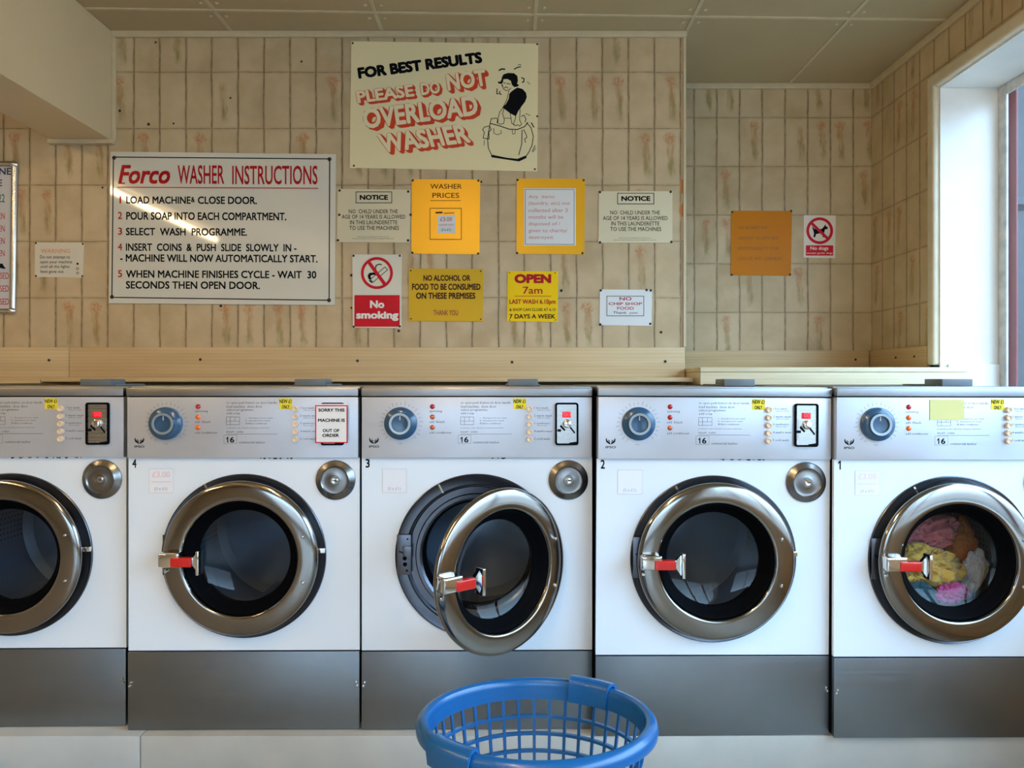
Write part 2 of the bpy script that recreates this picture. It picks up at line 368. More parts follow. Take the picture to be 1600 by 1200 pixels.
class Ink:
    """flat print collected in picture-of-the-sign units, laid on a surface by `to`(u, v, lift)"""
    def __init__(s, ox, oy, sc): s.o = (ox, oy, sc); s.v = []; s.f = []
    def pt(s, x, y, d=0.0): s.v.append((s.o[0]+x/s.o[2], s.o[1]+y/s.o[2], d)); return len(s.v)-1
    def text(s, t, x0, x1, y0, y1, bold=0.0, shear=0.0, slope=0.0, d=0.0, res=3):
        return s.text3(t, (x0, y1), (x1, y1+slope), (x0, y0), bold, shear, d, res)
    def text3(s, t, bl, br, tl, bold=0.0, shear=0.0, d=0.0, res=3):
        vs, fs = glyphs(t, bold, shear, res); b = len(s.v)
        for u, w, e in vs:
            s.pt(bl[0]+u*(br[0]-bl[0])+w*(tl[0]-bl[0]), bl[1]+u*(br[1]-bl[1])+w*(tl[1]-bl[1]), d+e)
        s.f += [tuple(b+i for i in f) for f in fs]; return s
    def poly(s, pts, d=0.0):
        s.c = getattr(s, 'c', 0)+1; d += (s.c % 8)*.000012
        s.f.append(tuple(s.pt(x, y, d) for x, y in pts)); return s
    def line(s, pts, w, d=0.0, close=False):
        if close: pts = list(pts)+[pts[0]]
        for (ax, ay), (bx, by) in zip(pts, pts[1:]):
            L = math.hypot(bx-ax, by-ay) or 1; nx, ny = -(by-ay)/L*w/2, (bx-ax)/L*w/2; ex, ey = (bx-ax)/L*w*.35, (by-ay)/L*w*.35
            s.poly([(ax+nx-ex, ay+ny-ey), (bx+nx+ex, by+ny+ey), (bx-nx+ex, by-ny+ey), (ax-nx-ex, ay-ny-ey)], d)
        return s
    def ring(s, cx, cy, r0, r1, n=48, d=0.0, sy=1.0):
        for i in range(n):
            a, b = 2*PI*i/n, 2*PI*(i+1)/n
            s.poly([(cx+r0*math.cos(a), cy+sy*r0*math.sin(a)), (cx+r1*math.cos(a), cy+sy*r1*math.sin(a)), (cx+r1*math.cos(b), cy+sy*r1*math.sin(b)), (cx+r0*math.cos(b), cy+sy*r0*math.sin(b))], d)
        return s
    def disc(s, cx, cy, r, n=20, d=0.0):
        return s.poly([(cx+r*math.cos(2*PI*i/n), cy+r*math.sin(2*PI*i/n)) for i in range(n)], d)
    def frame(s, x0, x1, y0, y1, w, d=0.0): return s.line([(x0, y0), (x1, y0), (x1, y1), (x0, y1)], w, d, True)
    def mesh(s, name, to, m):
        me = bpy.data.meshes.new(name); me.from_pydata([to(*v) for v in s.v], [], s.f); me.materials.append(m); me.update()
        # keep every face turned towards the room
        bm = bmesh.new(); bm.from_mesh(me)
        for f in bm.faces:
            if f.normal.y > 0: f.normal_flip()
        bm.to_mesh(me); bm.free(); return me

# ------------------------------------------------------------------ the room
def wall_px(x, y, depth): return ((x-800)*depth/F, EYE+(HOR-y)*depth/F)
struct('floor', B(LX, 2.2, BY-.3, RY+.1, -.1, 0), M_FLOOR)
struct('ceiling', B(LX-.15, RX+.3, BY-.15, RY+.15, CZ, CZ+.1), M_CEIL)
struct('wall_back', B(LX, CX, WY, RY+.15, 0, CZ), M_WALL)
struct('wall_recess', B(CX, RX+.3, RY, RY+.15, 0, CZ), M_WALLR)
bm = bmesh.new(); y0, y1, z0, z1 = WIN_R
box(bm, RX, RX+.27, BY, y0, 0, CZ); box(bm, RX, RX+.27, y1, RY, 0, CZ); box(bm, RX, RX+.27, y0, y1, 0, z0); box(bm, RX, RX+.27, y0, y1, z1, CZ)
struct('wall_right', bm, M_WALLW)
struct('wall_left', B(LX-.15, LX, BY-.15, WY, 0, CZ), M_WALLB)
bm = bmesh.new(); x0, x1, z0, z1 = WIN_B
box(bm, LX, x0, BY-.2, BY, 0, CZ); box(bm, x1, RX+.3, BY-.2, BY, 0, CZ); box(bm, x0, x1, BY-.2, BY, 0, z0); box(bm, x0, x1, BY-.2, BY, z1, CZ)
struct('wall_front', bm, M_WALLB)
# boxed beam running from the tiled wall over the camera's left
bx0, bx1, bz = -1.79, -1.56, EYE+.935
struct('trim_1', B(bx0, bx1, BY, WY, bz, CZ, bev=.004), M_BEAM)
# cornice and bead trims
struct('trim_2', B(bx1, CX+.006, WY-.016, WY, CZ-.024, CZ, bev=.004), M_TRIM)
struct('trim_3', B(CX, RX, RY-.016, RY, CZ-.026, CZ, bev=.004), M_TRIM)
struct('trim_4', B(RX-.016, RX, BY, RY-.016, CZ-.03, CZ, bev=.004), M_TRIM)
struct('trim_5', B(bx1, bx1+.016, WY-.012, WY, bz-.004, CZ-.024, bev=.003), M_TRIM)
struct('trim_6', B(bx0-.01, bx1+.012, WY-.03, WY, bz-.018, bz, bev=.004), M_TRIM)
struct('trim_7', B(CX-.006, CX+.004, WY-.005, WY+.02, EYE+.13, CZ-.024), M_TRIM)
# ceiling board cover strips
n = 8
for xs in (-1.095, -.506, .0875, .68, 1.27):
    y_end = WY-.016 if xs < CX-.1 else RY-.016
    struct('trim_%d' % n, B(xs-.007, xs+.007, BY, y_end, CZ-.003, CZ, bev=.001), M_TRIM); n += 1
for yy in (2.80, 2.20, 1.6):
    bm = B(bx1, RX-.016, -.007, .007, CZ-.0042, CZ, bev=.001)
    for xs in (-1.095, -.506, .0875, .68, 1.27):
        for sx in (-.022, .022):
            for sy in (-.05, .05):
                bmesh.ops.create_uvsphere(bm, u_segments=10, v_segments=6, radius=.007, matrix=Matrix.Translation((xs+sx*1.3, sy, CZ-.0005)) @ Matrix.Diagonal((1, 1, .5, 1)))
    o = struct('trim_%d' % n, bm, M_TRIM); o.location = (0, yy+.05, 0); o.rotation_euler = (0, 0, 0.028) if yy > 2.7 else (0, 0, 0); n += 1

# ------------------------------------------------------------------ window in the right wall
y0, y1, z0, z1 = WIN_R
w1 = thing('window_1', None, None); w1['kind'] = 'structure'
bm = bmesh.new(); box(bm, RX+.002, RX+.25, y1-.012, y1, z0, z1); box(bm, RX+.002, RX+.25, y0, y0+.012, z0, z1)
box(bm, RX+.002, RX+.25, y0+.012, y1-.012, z1-.012, z1)
struct('window_reveal', bm, M_WHITE, w1)
struct('window_sill', B(RX-.02, RX+.25, y0+.013, y1-.013, z0-.001, z0+.03, bev=.006), M_WHITE, w1)
bm = bmesh.new(); zc = EYE+(HOR-569)*2.97/F
box(bm, RX+.03, RX+.25, y1-.022, y1-.0125, z0+.031, zc, bev=.002)
struct('jamb_block', bm, M_WHITE, w1)
# rounded architrave around the opening
bm = bmesh.new()
box(bm, RX-.022, RX+.012, y1-.006, y1+.042, EYE+.058, z1+.045, bev=.012, seg=4)
box(bm, RX-.0221, RX+.0121, y0, y1+.0421, z1-.006, z1+.045, bev=.012, seg=4)
struct('architrave', bm, M_ARCH, w1, smooth=True)
struct('architrave_foot', B(RX-.018, RX+.028, y1-.004, y1+.02, EYE+.035, EYE+.057), M_BLACK, w1)
bm = bmesh.new(); fx0, fx1 = RX+.225, RX+.235
box(bm, fx0, fx1, y1-.060, y1-.013, z0+.031, z1-.013, bev=.004); box(bm, fx0, fx1, y0+.013, y1-.061, z1-.055, z1-.013, bev=.004); box(bm, fx0, fx1, y0+.013, y1-.061, z0+.031, z0+.06, bev=.004)
struct('window_frame', bm, M_FLAKE, w1)
struct('red_mullion', B(RX+.275, RX+.283, y1-.042, y1+.025, z0-.1, z1+.1, bev=.003), M_RED, w1)
for yy in (1.5, 0.1, -1.3): struct('red_mullion', B(RX+.24, RX+.29, yy-.03, yy+.03, z0+.061, z1-.056, bev=.003), M_RED, w1)
struct('window_pane', B(RX+.229, RX+.233, y0+.05, y1-.0605, z0+.061, z1-.056), M_PANE, w1)
x0, x1, z0, z1 = WIN_B
w2 = thing('window_2', None, None); w2['kind'] = 'structure'
bm = bmesh.new()
box(bm, x0, x0+.06, BY-.12, BY-.06, z0, z1); box(bm, x1-.06, x1, BY-.12, BY-.06, z0, z1); box(bm, x0, x1, BY-.12, BY-.06, z1-.06, z1); box(bm, x0, x1, BY-.12, BY-.06, z0, z0+.06); box(bm, -.42, -.35, BY-.12, BY-.06, z0, z1)
struct('window_frame', bm, M_RED, w2)
struct('window_pane', B(x0+.06, x1-.06, BY-.095, BY-.09, z0+.06, z1-.06), M_PANE, w2)
# street outside
tag(obj('pavement', B(-14, 14, -14, 14, -.35, -.3), mat('pavement_grey', (0.16, 0.155, 0.15), rough=.8, var=.2, bscale=3), smooth=False), None, None, kind='structure')
nb = thing('neighbouring_shopfront', 'dark shopfront next door seen edge-on through the window glass', 'building', (2.0, 3.75, -.3))
obj('facade', B(0, 5, .1, 3, 0, 3.6), M_DARK, nb, smooth=False)
obj('slate_panel', B(.02, 4.9, .06, .099, 0, 2.25, bev=.01), M_SLATE, nb, smooth=False)
obj('rail', B(.02, 4.9, .02, .059, 2.26, 2.30, bev=.004), M_SLATE, nb, smooth=False)

# ------------------------------------------------------------------ lamps
def tube_lamp(x, ya, yb, strength, label):
    L = yb-ya; t = thing('fluorescent_lamp', label, 'ceiling light', (x, (ya+yb)/2, CZ))
    bm = B(-.035, .035, -L/2, L/2, -.045, 0, bev=.008); obj('housing', bm, mat('lamp_housing', (0.75, 0.7, 0.6), rough=.4), t)
    bm = bmesh.new(); tube(bm, [(0, -L/2+.05, -.10), (0, L/2-.05, -.10)], .019, 16)
    obj('lamp_tube', bm, mat('lamp_glow_%g' % strength, (1, 1, 1), emit=(1.0, 0.73, 0.40), est=strength), t)
    for s in (-1, 1): obj('end_cap', B(-.024, .024, s*(L/2-.03)-.018, s*(L/2-.03)+.018, -.125, -.045, bev=.004), mat('lamp_housing', (0, 0, 0)), t)
tube_lamp(-2.66, -.95, 1.45, TUBE_A*4, 'long ceiling tube lamp left of the boxed beam')
tube_lamp(-.45, -1.7, .9, TUBE_B*4, 'long ceiling tube lamp above the aisle right of the boxed beam')

# ------------------------------------------------------------------ boards and ledges behind the machines
def board(name, x0, x1, z0, z1, label, y=WY, m=M_WOOD, screws=(), th=.018):
    t = thing(name, label, 'board', ((x0+x1)/2, y, z0)); w = (x1-x0)/2
    obj('panel', B(-w, w, -th, -.0005, 0, z1-z0, bev=.0015), m, t)
    for sx, sz in screws: obj('screw', cyl(bmesh.new(), sx-(x0+x1)/2, sz-z0, .0055, -th-.0015, -th+.002, 12), M_NAIL, t)
zb = EYE-.02; zt = EYE+.1275
x_j = (112-800)/400.
board('backboard', LX+1.6, x_j-.001, zb, zt, 'short beech laminate board on tiled wall at far left, ending at vertical joint', screws=[((81-800)/400., EYE+(HOR-563)/400.)])
board('backboard', x_j+.001, CX-.004, zb, zt, 'long beech laminate board on main tiled wall behind the washing machines', screws=[((px-800)/400., EYE+(HOR-py)/400.) for px, py in ((316, 562), (560, 564), (800, 566), (1038, 565))])
board('backboard', CX+.002, RX-.02, EYE+.047, EYE+(HOR-548)/340.4, 'beech laminate board along the recessed wall under the orange sign', y=RY, screws=[((1334-800)/340.4, EYE+(HOR-562)/340.4)])
o = thing('backboard', 'short beech laminate board on the window wall beside the architrave', 'board', (RX, 3.26, EYE+.047))
obj('panel', B(-.018, -.0005, -.235, .24, 0, .088, bev=.0015), wood_mat('beech_laminate_side', (0.62, 0.45, 0.235), (0.50, 0.34, 0.165), 'y'), o)
obj('screw', B(-.021, -.018, .0, .008, .045, .053), M_NAIL, o); obj('screw', B(-.021, -.018, -.15, -.142, .045, .053), M_NAIL, o)
LD = 2.80
tag(obj('wooden_ledge', B(LX+1.6, (62-800)*LD/F, LD, WY-.019, EYE-.012, EYE+.0035, bev=.002), M_WOOD), 'beech ledge behind the far left washing machine, below the short board', 'shelf')
tag(obj('wooden_ledge', B((62-800)*LD/F+.004, (1083-800)*LD/F, LD, WY-.019, EYE-.006, EYE+.010, bev=.002), M_WOOD), 'long beech ledge running behind the washing machines to the wall corner', 'shelf')
bx = thing('wooden_boxing', 'pale pine boxing behind the two right-hand washing machines', 'shelf', (1.16, 2.75, EYE-.0165))
obj('front_board', B(-.485, .486, 0, .02, 0, .0455, bev=.001), M_WOODL, bx)
obj('end_board', B(-.484, -.466, .021, .754, 0, .0455, bev=.001), M_WOODL, bx)
obj('top_board', B(-.486, .470, -.004, .754, .046, .0625, bev=.0015), M_WOODL, bx)

# plinth under the machines
pl = thing('concrete_plinth', 'pale painted plinth running along the floor under the washing machines', 'plinth', (0, 2.16, 0))
obj('plinth_section', B(-4.0, (230-800)/545.-.001, .0, .82, 0, .099, bev=.004), M_PLINTH, pl)
obj('plinth_section', B((230-800)/545.+.001, RX-.01, .0, .82, 0, .099, bev=.004), M_PLINTH, pl)

# ------------------------------------------------------------------ signs
SHARED = {}
def screw_mesh(r, m):
    k = ('screw', r, m.name)
    if k not in SHARED: SHARED[k] = finish(lathe(bmesh.new(), [(0, -.002), (r*.6, -.0017), (r, 0), (r, .001), (0, .001)], 0, 0, 12), 'screw', m)
    return SHARED[k]
class Sign:
    def __init__(s, name, label, cat, depth, zoom, quad, m, th=.003, pins=(), pin_r=.006, pin_m=None, part='plate', group=None, bow=0):
        s.z = zoom; s.d = depth; s.th = th; ox, oy, sc = zoom
        P = [wall_px(ox+x/sc, oy+y/sc, depth) for x, y in quad]
        cx = sum(p[0] for p in P)/4; cz = min(p[1] for p in P); s.c = (cx, cz)
        s.t = thing(name, label, cat, (cx, depth, cz), group)
        bm = bmesh.new(); prism(bm, [(x-cx, z-cz) for x, z in P], -th, 0)
        obj(part, bm, m, s.t, smooth=False); s.top = -th
        for x, y in pins:
            u, v = wall_px(ox+x/sc, oy+y/sc, depth)
            obj('screw', screw_mesh(pin_r, pin_m or M_NAIL), None, s.t, loc=(u-cx, -th, v-cz))
    def to(s, u, v, d):
        x, z = wall_px(u, v, s.d); return (x-s.c[0], s.top-.0004-d, z-s.c[1])
    def ink(s): return Ink(*s.z)
    def put(s, ink, name, m, label=None): return obj(name, ink.mesh(name, s.to, m), None, s.t, label=label)
    def plate(s, name, x0, x1, y0, y1, m, lift=.0008, r=0):
        ox, oy, sc = s.z; a = s.to(ox+x0/sc, oy+y1/sc, 0); b = s.to(ox+x1/sc, oy+y0/sc, 0)
        pts = rrect(a[0], b[0], a[2], b[2], r) if r else [(a[0], a[2]), (b[0], a[2]), (b[0], b[2]), (a[0], b[2])]
        return obj(name, prism(bmesh.new(), pts, s.top-lift, s.top), m, s.t, smooth=False)
WD = WY-.0005; RD = RY-.0005
Z2 = (0, 220, 4.); Z3 = (160, 230, 4.2105); Z4 = (530, 50, 4.848); Z5 = (520, 270, 4.8); Z6 = (770, 270, 4.8); Z7 = (1050, 120, 3.636)

# washer instructions
s = Sign('instruction_sign', 'large white enamel washer instructions sign with black border line and red heading', 'sign', WD, Z3,
         [(48, 1028), (1530, 1040), (1538, 48), (58, 32)], M_ENAM, th=.006, pins=[(82, 72), (1496, 82), (1493, 1008), (68, 986)], pin_r=.008)
k = s.ink().line([(78, 68), (1498, 80), (1494, 1008), (68, 989)], 7, close=True)
T = [("LOAD MACHINE", 162, 585, 325, 374), ("&", 588, 612, 330, 365), ("CLOSE DOOR.", 632, 1020, 326, 376), ("POUR SOAP INTO EACH COMPARTMENT.", 162, 1213, 428, 480),
     ("SELECT  WASH  PROGRAMME.", 160, 955, 532, 582), ("INSERT  COINS  &  PUSH  SLIDE  SLOWLY  IN -", 160, 1280, 634, 684),
     ("- MACHINE WILL NOW AUTOMATICALLY START.", 122, 1418, 705, 755), ("WHEN MACHINE FINISHES CYCLE - WAIT  30", 160, 1410, 810, 860), ("SECONDS THEN OPEN DOOR.", 160, 1040, 882, 932)]
for t in T: k.text(*t, bold=.032, slope=(t[2]-t[1])*.0045)
s.put(k, 'black_lettering', M_BLACK)
k = s.ink().text("Forco", 110, 450, 120, 244, bold=.035, shear=.25).text("WASHER", 500, 805, 121, 245, bold=.016).text("INSTRUCTIONS", 858, 1418, 124, 248, bold=.016)
k.line([(105, 266), (1420, 273)], 6)
# slab serifs of the heading word
k.line([(112, 240), (152, 240)], 8)
for i, (a, b_) in enumerate(((325, 372), (428, 475), (531, 578), (634, 681), (810, 857))): k.text(str(i+1), 108 if i else 118, 135 if i else 129, a, b_, bold=.02)
s.put(k, 'red_lettering', M_RPRINT)

# poster
s = Sign('overload_poster', 'large cream poster with red block letters and drawing of woman on an overfull washer', 'poster', WD, Z4,
         [(80, 1030), (1500, 1056), (1508, 90), (92, 72)], M_POSTER, th=.002, pins=[(103, 86), (1500, 94), (1482, 1040), (112, 1014), (1500, 640)], pin_r=.004, part='sheet')
k = s.ink().text3("FOR BEST RESULTS", (148, 358), (1088, 236), (136, 272), bold=.065)
hair = [(1232, 345), (1245, 322), (1280, 312), (1325, 314), (1350, 335), (1354, 370), (1348, 395), (1364, 404), (1350, 416), (1325, 419), (1308, 402), (1300, 372), (1275, 358), (1245, 360), (1240, 378), (1226, 396), (1204, 390), (1202, 376), (1220, 379), (1230, 362)]
dress = [(1332, 432), (1352, 422), (1390, 434), (1415, 462), (1421, 495), (1408, 530), (1385, 560), (1358, 598), (1338, 640), (1295, 618), (1236, 572), (1262, 548), (1284, 508), (1288, 470), (1305, 452)]
k.poly(hair).poly(dress).poly([(1152, 930), (1270, 954), (1350, 962), (1420, 934), (1418, 956), (1362, 982), (1152, 950)])
for pts, w in (([(1240, 372), (1231, 402), (1246, 436), (1266, 446), (1288, 440), (1300, 425)], 3.5), ([(1246, 386), (1260, 391)], 4), ([(1270, 392), (1296, 396)], 4), ([(1250, 428), (1262, 417), (1278, 426)], 4),
               ([(1240, 402), (1234, 412), (1243, 414)], 3), ([(1285, 448), (1270, 515), (1240, 575), (1215, 610), (1205, 650), (1195, 688), (1218, 700)], 3.5), ([(1334, 515), (1341, 600), (1334, 660), (1318, 700), (1335, 712), (1352, 704), (1368, 714), (1382, 700), (1366, 668), (1370, 590), (1368, 512)], 3.5),
               ([(1248, 582), (1238, 620), (1252, 668), (1245, 695), (1222, 700)], 3.5), ([(1296, 618), (1302, 660), (1308, 695), (1326, 702)], 3.5),
               ([(1142, 700), (1132, 760), (1124, 815), (1130, 880), (1154, 934)], 4.5), ([(1420, 690), (1452, 725), (1470, 790), (1462, 855), (1440, 905), (1420, 936)], 4.5),
               ([(1142, 694), (1200, 708), (1290, 738), (1350, 740), (1405, 718), (1428, 688)], 5), ([(1144, 690), (1152, 658), (1190, 654), (1204, 668), (1200, 692)], 4), ([(1086, 742), (1100, 722), (1138, 712), (1152, 740), (1134, 760), (1136, 812), (1090, 806), (1100, 760), (1086, 742)], 4),
               ([(1380, 640), (1400, 632), (1414, 660), (1408, 684)], 4), ([(1170, 730), (1172, 768), (1200, 780), (1228, 768), (1225, 745)], 3), ([(1310, 745), (1315, 775), (1332, 772), (1334, 745)], 3), ([(1385, 745), (1382, 850), (1360, 932)], 4.5),
               ([(1396, 740), (1412, 770), (1422, 800), (1404, 812), (1412, 838)], 4), ([(1212, 292), (1232, 282), (1254, 284)], 8), ([(1326, 284), (1350, 270), (1374, 266)], 6), ([(1356, 250), (1376, 250)], 4), ([(1382, 348), (1400, 356), (1398, 380), (1386, 382)], 6),
               ([(1196, 432), (1194, 470), (1204, 470)], 5), ([(1218, 450), (1214, 470), (1228, 474)], 5), ([(1428, 376), (1430, 390)], 3), ([(1440, 386), (1440, 398)], 3), ([(1412, 620), (1448, 634)], 3), ([(1456, 690), (1474, 722)], 6), ([(1484, 862), (1462, 908)], 4), ([(1490, 880), (1470, 910)], 3), ([(1100, 820), (1096, 860)], 3), ([(1250, 655), (1300, 655)], 3)):
    k.line(pts, w*1.35)
s.put(k, 'black_drawing', M_BLACK)
red = s.ink(); face = s.ink()
for t, bl, br, tl, sh in (("PLEASE", (140, 546), (576, 492), (122, 448), (19, 15)), ("DO", (622, 486), (772, 468), (610, 388), (18, 15)), ("NOT", (822, 452), (1125, 412), (802, 318), (24, 20)),
                          ("OVERLOAD", (190, 742), (1062, 634), (168, 584), (26, 20)), ("WASHER", (326, 922), (1004, 842), (280, 774), (24, 20))):
    for i in range(7):
        f = i/6.; red.text3(t, (bl[0]+sh[0]*f, bl[1]+sh[1]*f), (br[0]+sh[0]*f, br[1]+sh[1]*f), (tl[0]+sh[0]*f, tl[1]+sh[1]*f), bold=.085, d=(6-i)*.00013, res=2)
    dx, dy = 3, 2
    face.text3(t, (bl[0]+dx, bl[1]-dy), (br[0]-dx, br[1]-dy), (tl[0]+dx, tl[1]+dy), bold=.040, d=.0010)
s.put(red, 'red_lettering', M_RPOST); s.put(face, 'letter_faces', M_POSTERF)

# notices
def notice(dx, zoom, quad, pins, label, rows):
    s = Sign('age_limit_notice', label, 'sign', WD, zoom, quad, M_CREAM, pins=pins, pin_r=.005)
    k = s.ink(); (bx0, bx1, by0, by1), (nx0, nx1, ny0, ny1) = rows[0], rows[1]
    k.frame(bx0, bx1, by0, by1, 5).text("NOTICE", nx0, nx1, ny0, ny1, bold=.05)
    for t, r in zip(("NO  CHILD UNDER THE", "AGE OF 14 YEARS IS ALLOWED", "IN THIS LAUNDERETTE", "TO USE THE MACHINES", "PRODUCED IN THE INTERESTS OF SAFETY BY THE", "NATIONAL ASSOCIATION OF THE LAUNDERETTE INDUSTRY"), rows[2:]): k.text(t, *r, bold=.006, res=2)
    s.put(k, 'lettering', M_BLACK)
notice(0, Z5, [(32, 520), (578, 524), (586, 128), (38, 122)], [(52, 134), (566, 142), (565, 508), (40, 507), (50, 316), (584, 316)], 'cream NOTICE sign about children, left one beside the large instructions sign',
       [(175, 443, 145, 227), (203, 415, 167, 205), (122, 488, 276, 306), (68, 545, 316, 346), (130, 485, 358, 388), (125, 497, 399, 430), (187, 420, 479, 484), (147, 462, 493, 498)])
notice(0, Z6, [(792, 526), (1346, 526), (1346, 140), (796, 140)], [(803, 146), (1333, 144), (1338, 519), (804, 523)], 'cream NOTICE sign about children, right one near the wall corner',
       [(935, 1207, 155, 235), (963, 1180, 176, 213), (880, 1252, 285, 314), (825, 1310, 326, 356), (888, 1248, 367, 397), (880, 1262, 408, 438), (945, 1180, 488, 493), (903, 1225, 503, 508)])
# washer prices
s = Sign('price_sign', 'gold WASHER PRICES sign with small white price ticket', 'sign', WD, Z5, [(590, 606), (1100, 613), (1106, 52), (592, 50)], M_GOLD, pins=[(600, 58), (1092, 60), (1090, 606), (598, 600)], pin_r=.0045)
k = s.ink().text("WASHER", 732, 968, 85, 122, bold=.008).text("PRICES", 748, 948, 152, 190, bold=.008).line([(735, 210), (958, 210)], 4)
s.put(k, 'lettering', M_BRP)
fr = s.plate('ticket_holder', 730, 965, 268, 502, M_GOLD, .003); k = s.ink().frame(731, 964, 269, 501, 4, d=.0028)
k.line([(776, 302), (820, 300)], 12, d=.0028).line([(835, 306), (910, 304)], 5, d=.0028); s.put(k, 'holder_outline', M_BRP)
s.plate('price_ticket', 785, 922, 320, 456, M_PAPER, .0038)
s.put(s.ink().text("£3.00", 806, 896, 336, 366, bold=.02, d=.004).text("WASHER PRICE", 796, 908, 388, 399, d=.004, res=2), 'red_print', M_RFADE)
s.put(s.ink().text("(3 x £1)", 815, 887, 420, 444, bold=.01, d=.004), 'grey_print', M_GREYP)
# uncollected laundry
s = Sign('laundry_notice', 'gold sign framing white paper with faded red text about uncollected laundry', 'sign', WD, Z6, [(178, 608), (686, 613), (692, 47), (180, 45)], M_GOLD, pins=[(186, 55), (681, 57), (672, 604), (182, 602)], pin_r=.0045)
s.plate('paper', 234, 622, 118, 546, M_PAPER, .001)
s.put(s.ink().frame(243, 609, 127, 538, 3, d=.001), 'border_line', M_BLACK)
k = s.ink()
for t, r in (("Any  items", (268, 460, 168, 200)), ("(laundry, etc) not", (268, 578, 216, 250)), ("collected after 3", (268, 560, 268, 297)), ("months will be", (268, 528, 319, 347)), ("disposed of /", (268, 505, 370, 404)), ("given to charity/", (268, 560, 421, 455)), ("destroyed.", (268, 457, 472, 505))):
    k.text(t, *r, bold=.004, d=.001)
s.put(k, 'lettering', M_RFADE)
# no smoking
s = Sign('no_smoking_sign', 'white and red No smoking sign with crossed-out cigarette', 'sign', WD, Z5, [(150, 1162), (514, 1166), (518, 614), (148, 613)], mat('white_plastic_sign', (0.72, 0.69, 0.57), rough=.35), pins=[(157, 623), (503, 623), (158, 1154), (503, 1152)], pin_r=.0045)
s.plate('red_panel', 163, 503, 918, 1155, M_RSIGN, .0005, r=.003)
k = s.ink().line([(283, 800), (392, 708), (412, 728), (303, 822)], 5, close=True).poly([(276, 800), (300, 824), (292, 828), (272, 812)])
k.poly([(262, 772), (275, 752), (310, 748), (338, 760), (336, 768), (300, 766), (284, 774), (290, 800), (270, 800)]).line([(322, 720), (326, 696), (350, 686), (366, 690)], 8)
s.put(k, 'cigarette_symbol', M_BLACK)
s.put(s.ink().ring(332, 753, 99, 120, d=.0003).line([(272, 672), (392, 838)], 26, d=.0003), 'red_ring', M_RSIGN)
s.put(s.ink().text("No", 280, 388, 958, 1016, bold=.05, d=.0008).text("smoking", 176, 494, 1038, 1112, bold=.05, d=.0008), 'white_lettering', mat('white_print', (0.85, 0.8, 0.72), rough=.5))
# no alcohol
s = Sign('no_alcohol_sign', 'mustard yellow sign forbidding alcohol or food, THANK YOU below', 'sign', WD, Z5, [(570, 1112), (1124, 1116), (1132, 722), (571, 718)], M_GOLD2, pins=[(586, 735), (1110, 738), (1110, 1098), (588, 1095)], pin_r=.003)
k = s.ink()
for t, r in (("NO ALCOHOL OR", (680, 1032, 768, 812)), ("FOOD TO BE CONSUMED", (595, 1108, 832, 880)), ("ON THESE PREMISES", (625, 1070, 899, 947))): k.text(t, *r, bold=.04)
s.put(k, 'lettering', M_BRP); s.put(s.ink().text("THANK YOU", 755, 940, 1030, 1070, bold=.02), 'thank_you_lettering', mat('dark_red_print', (0.30, 0.04, 0.01), rough=.5))
# opening hours
s = Sign('opening_hours_sign', 'small bright yellow OPEN 7am sign with red lettering', 'sign', WD, Z6, [(108, 1112), (486, 1120), (490, 740), (112, 738)], M_YSIGN, pins=[(125, 750), (468, 752), (470, 1104), (126, 1104)], pin_r=.0025)
s.put(s.ink().text("OPEN", 162, 438, 760, 830, bold=.065).text("7am", 225, 372, 855, 908, bold=.012).line([(163, 926), (437, 926)], 4).text("LAST WASH 6.10pm", 125, 470, 950, 994, bold=.035), 'red_lettering', M_RPRINT)
s.put(s.ink().text("& SHOP CAN CLOSE AT 6.10", 125, 470, 1016, 1038, bold=.02).text("7 DAYS A WEEK", 125, 468, 1060, 1094, bold=.035), 'brown_lettering', M_BRP)
# chip shop food
s = Sign('no_chip_shop_food_sign', 'small white NO CHIP SHOP FOOD card pinned near the wall corner', 'sign', WD, Z6, [(800, 1142), (1190, 1148), (1195, 878), (803, 875)], mat('white_card', (0.78, 0.78, 0.77), rough=.5), th=.0015, pins=[(810, 882), (1153, 880), (1184, 883), (1180, 1133), (806, 1138)], pin_r=.005, part='card')
s.put(s.ink().text("NO", 950, 1040, 932, 958, bold=.02).text("CHIP SHOP", 868, 1118, 972, 993, bold=.016).text("FOOD", 932, 1057, 1005, 1027, bold=.016), 'red_lettering', M_RPRINT)
s.put(s.ink().frame(855, 1132, 926, 1073, 4).text("Thank  you", 903, 1085, 1040, 1064, shear=.2, bold=.005), 'black_lettering', M_BLACK)
# no responsibility
s = Sign('garment_loss_sign', 'plain orange sign on the recessed wall refusing responsibility for garments', 'sign', RD, Z7, [(333, 1127), (674, 1131), (681, 763), (336, 762)], M_ORG, pins=[(342, 770), (676, 763), (669, 1124), (338, 1125)], pin_r=.005)
k = s.ink()
for t, r in (("WE REGRET WE", (372, 540, 849, 866)), ("CANNOT ACCEPT ANY", (372, 606, 908, 925)), ("RESPONSIBILITY FOR", (372, 604, 966, 985)), ("LOSS OF ANY GARMENT.", (372, 630, 1024, 1043))): k.text(t, *r, bold=.004, res=2)
s.put(k, 'lettering', mat('faded_brown_print', (0.25, 0.08, 0.01), rough=.5))
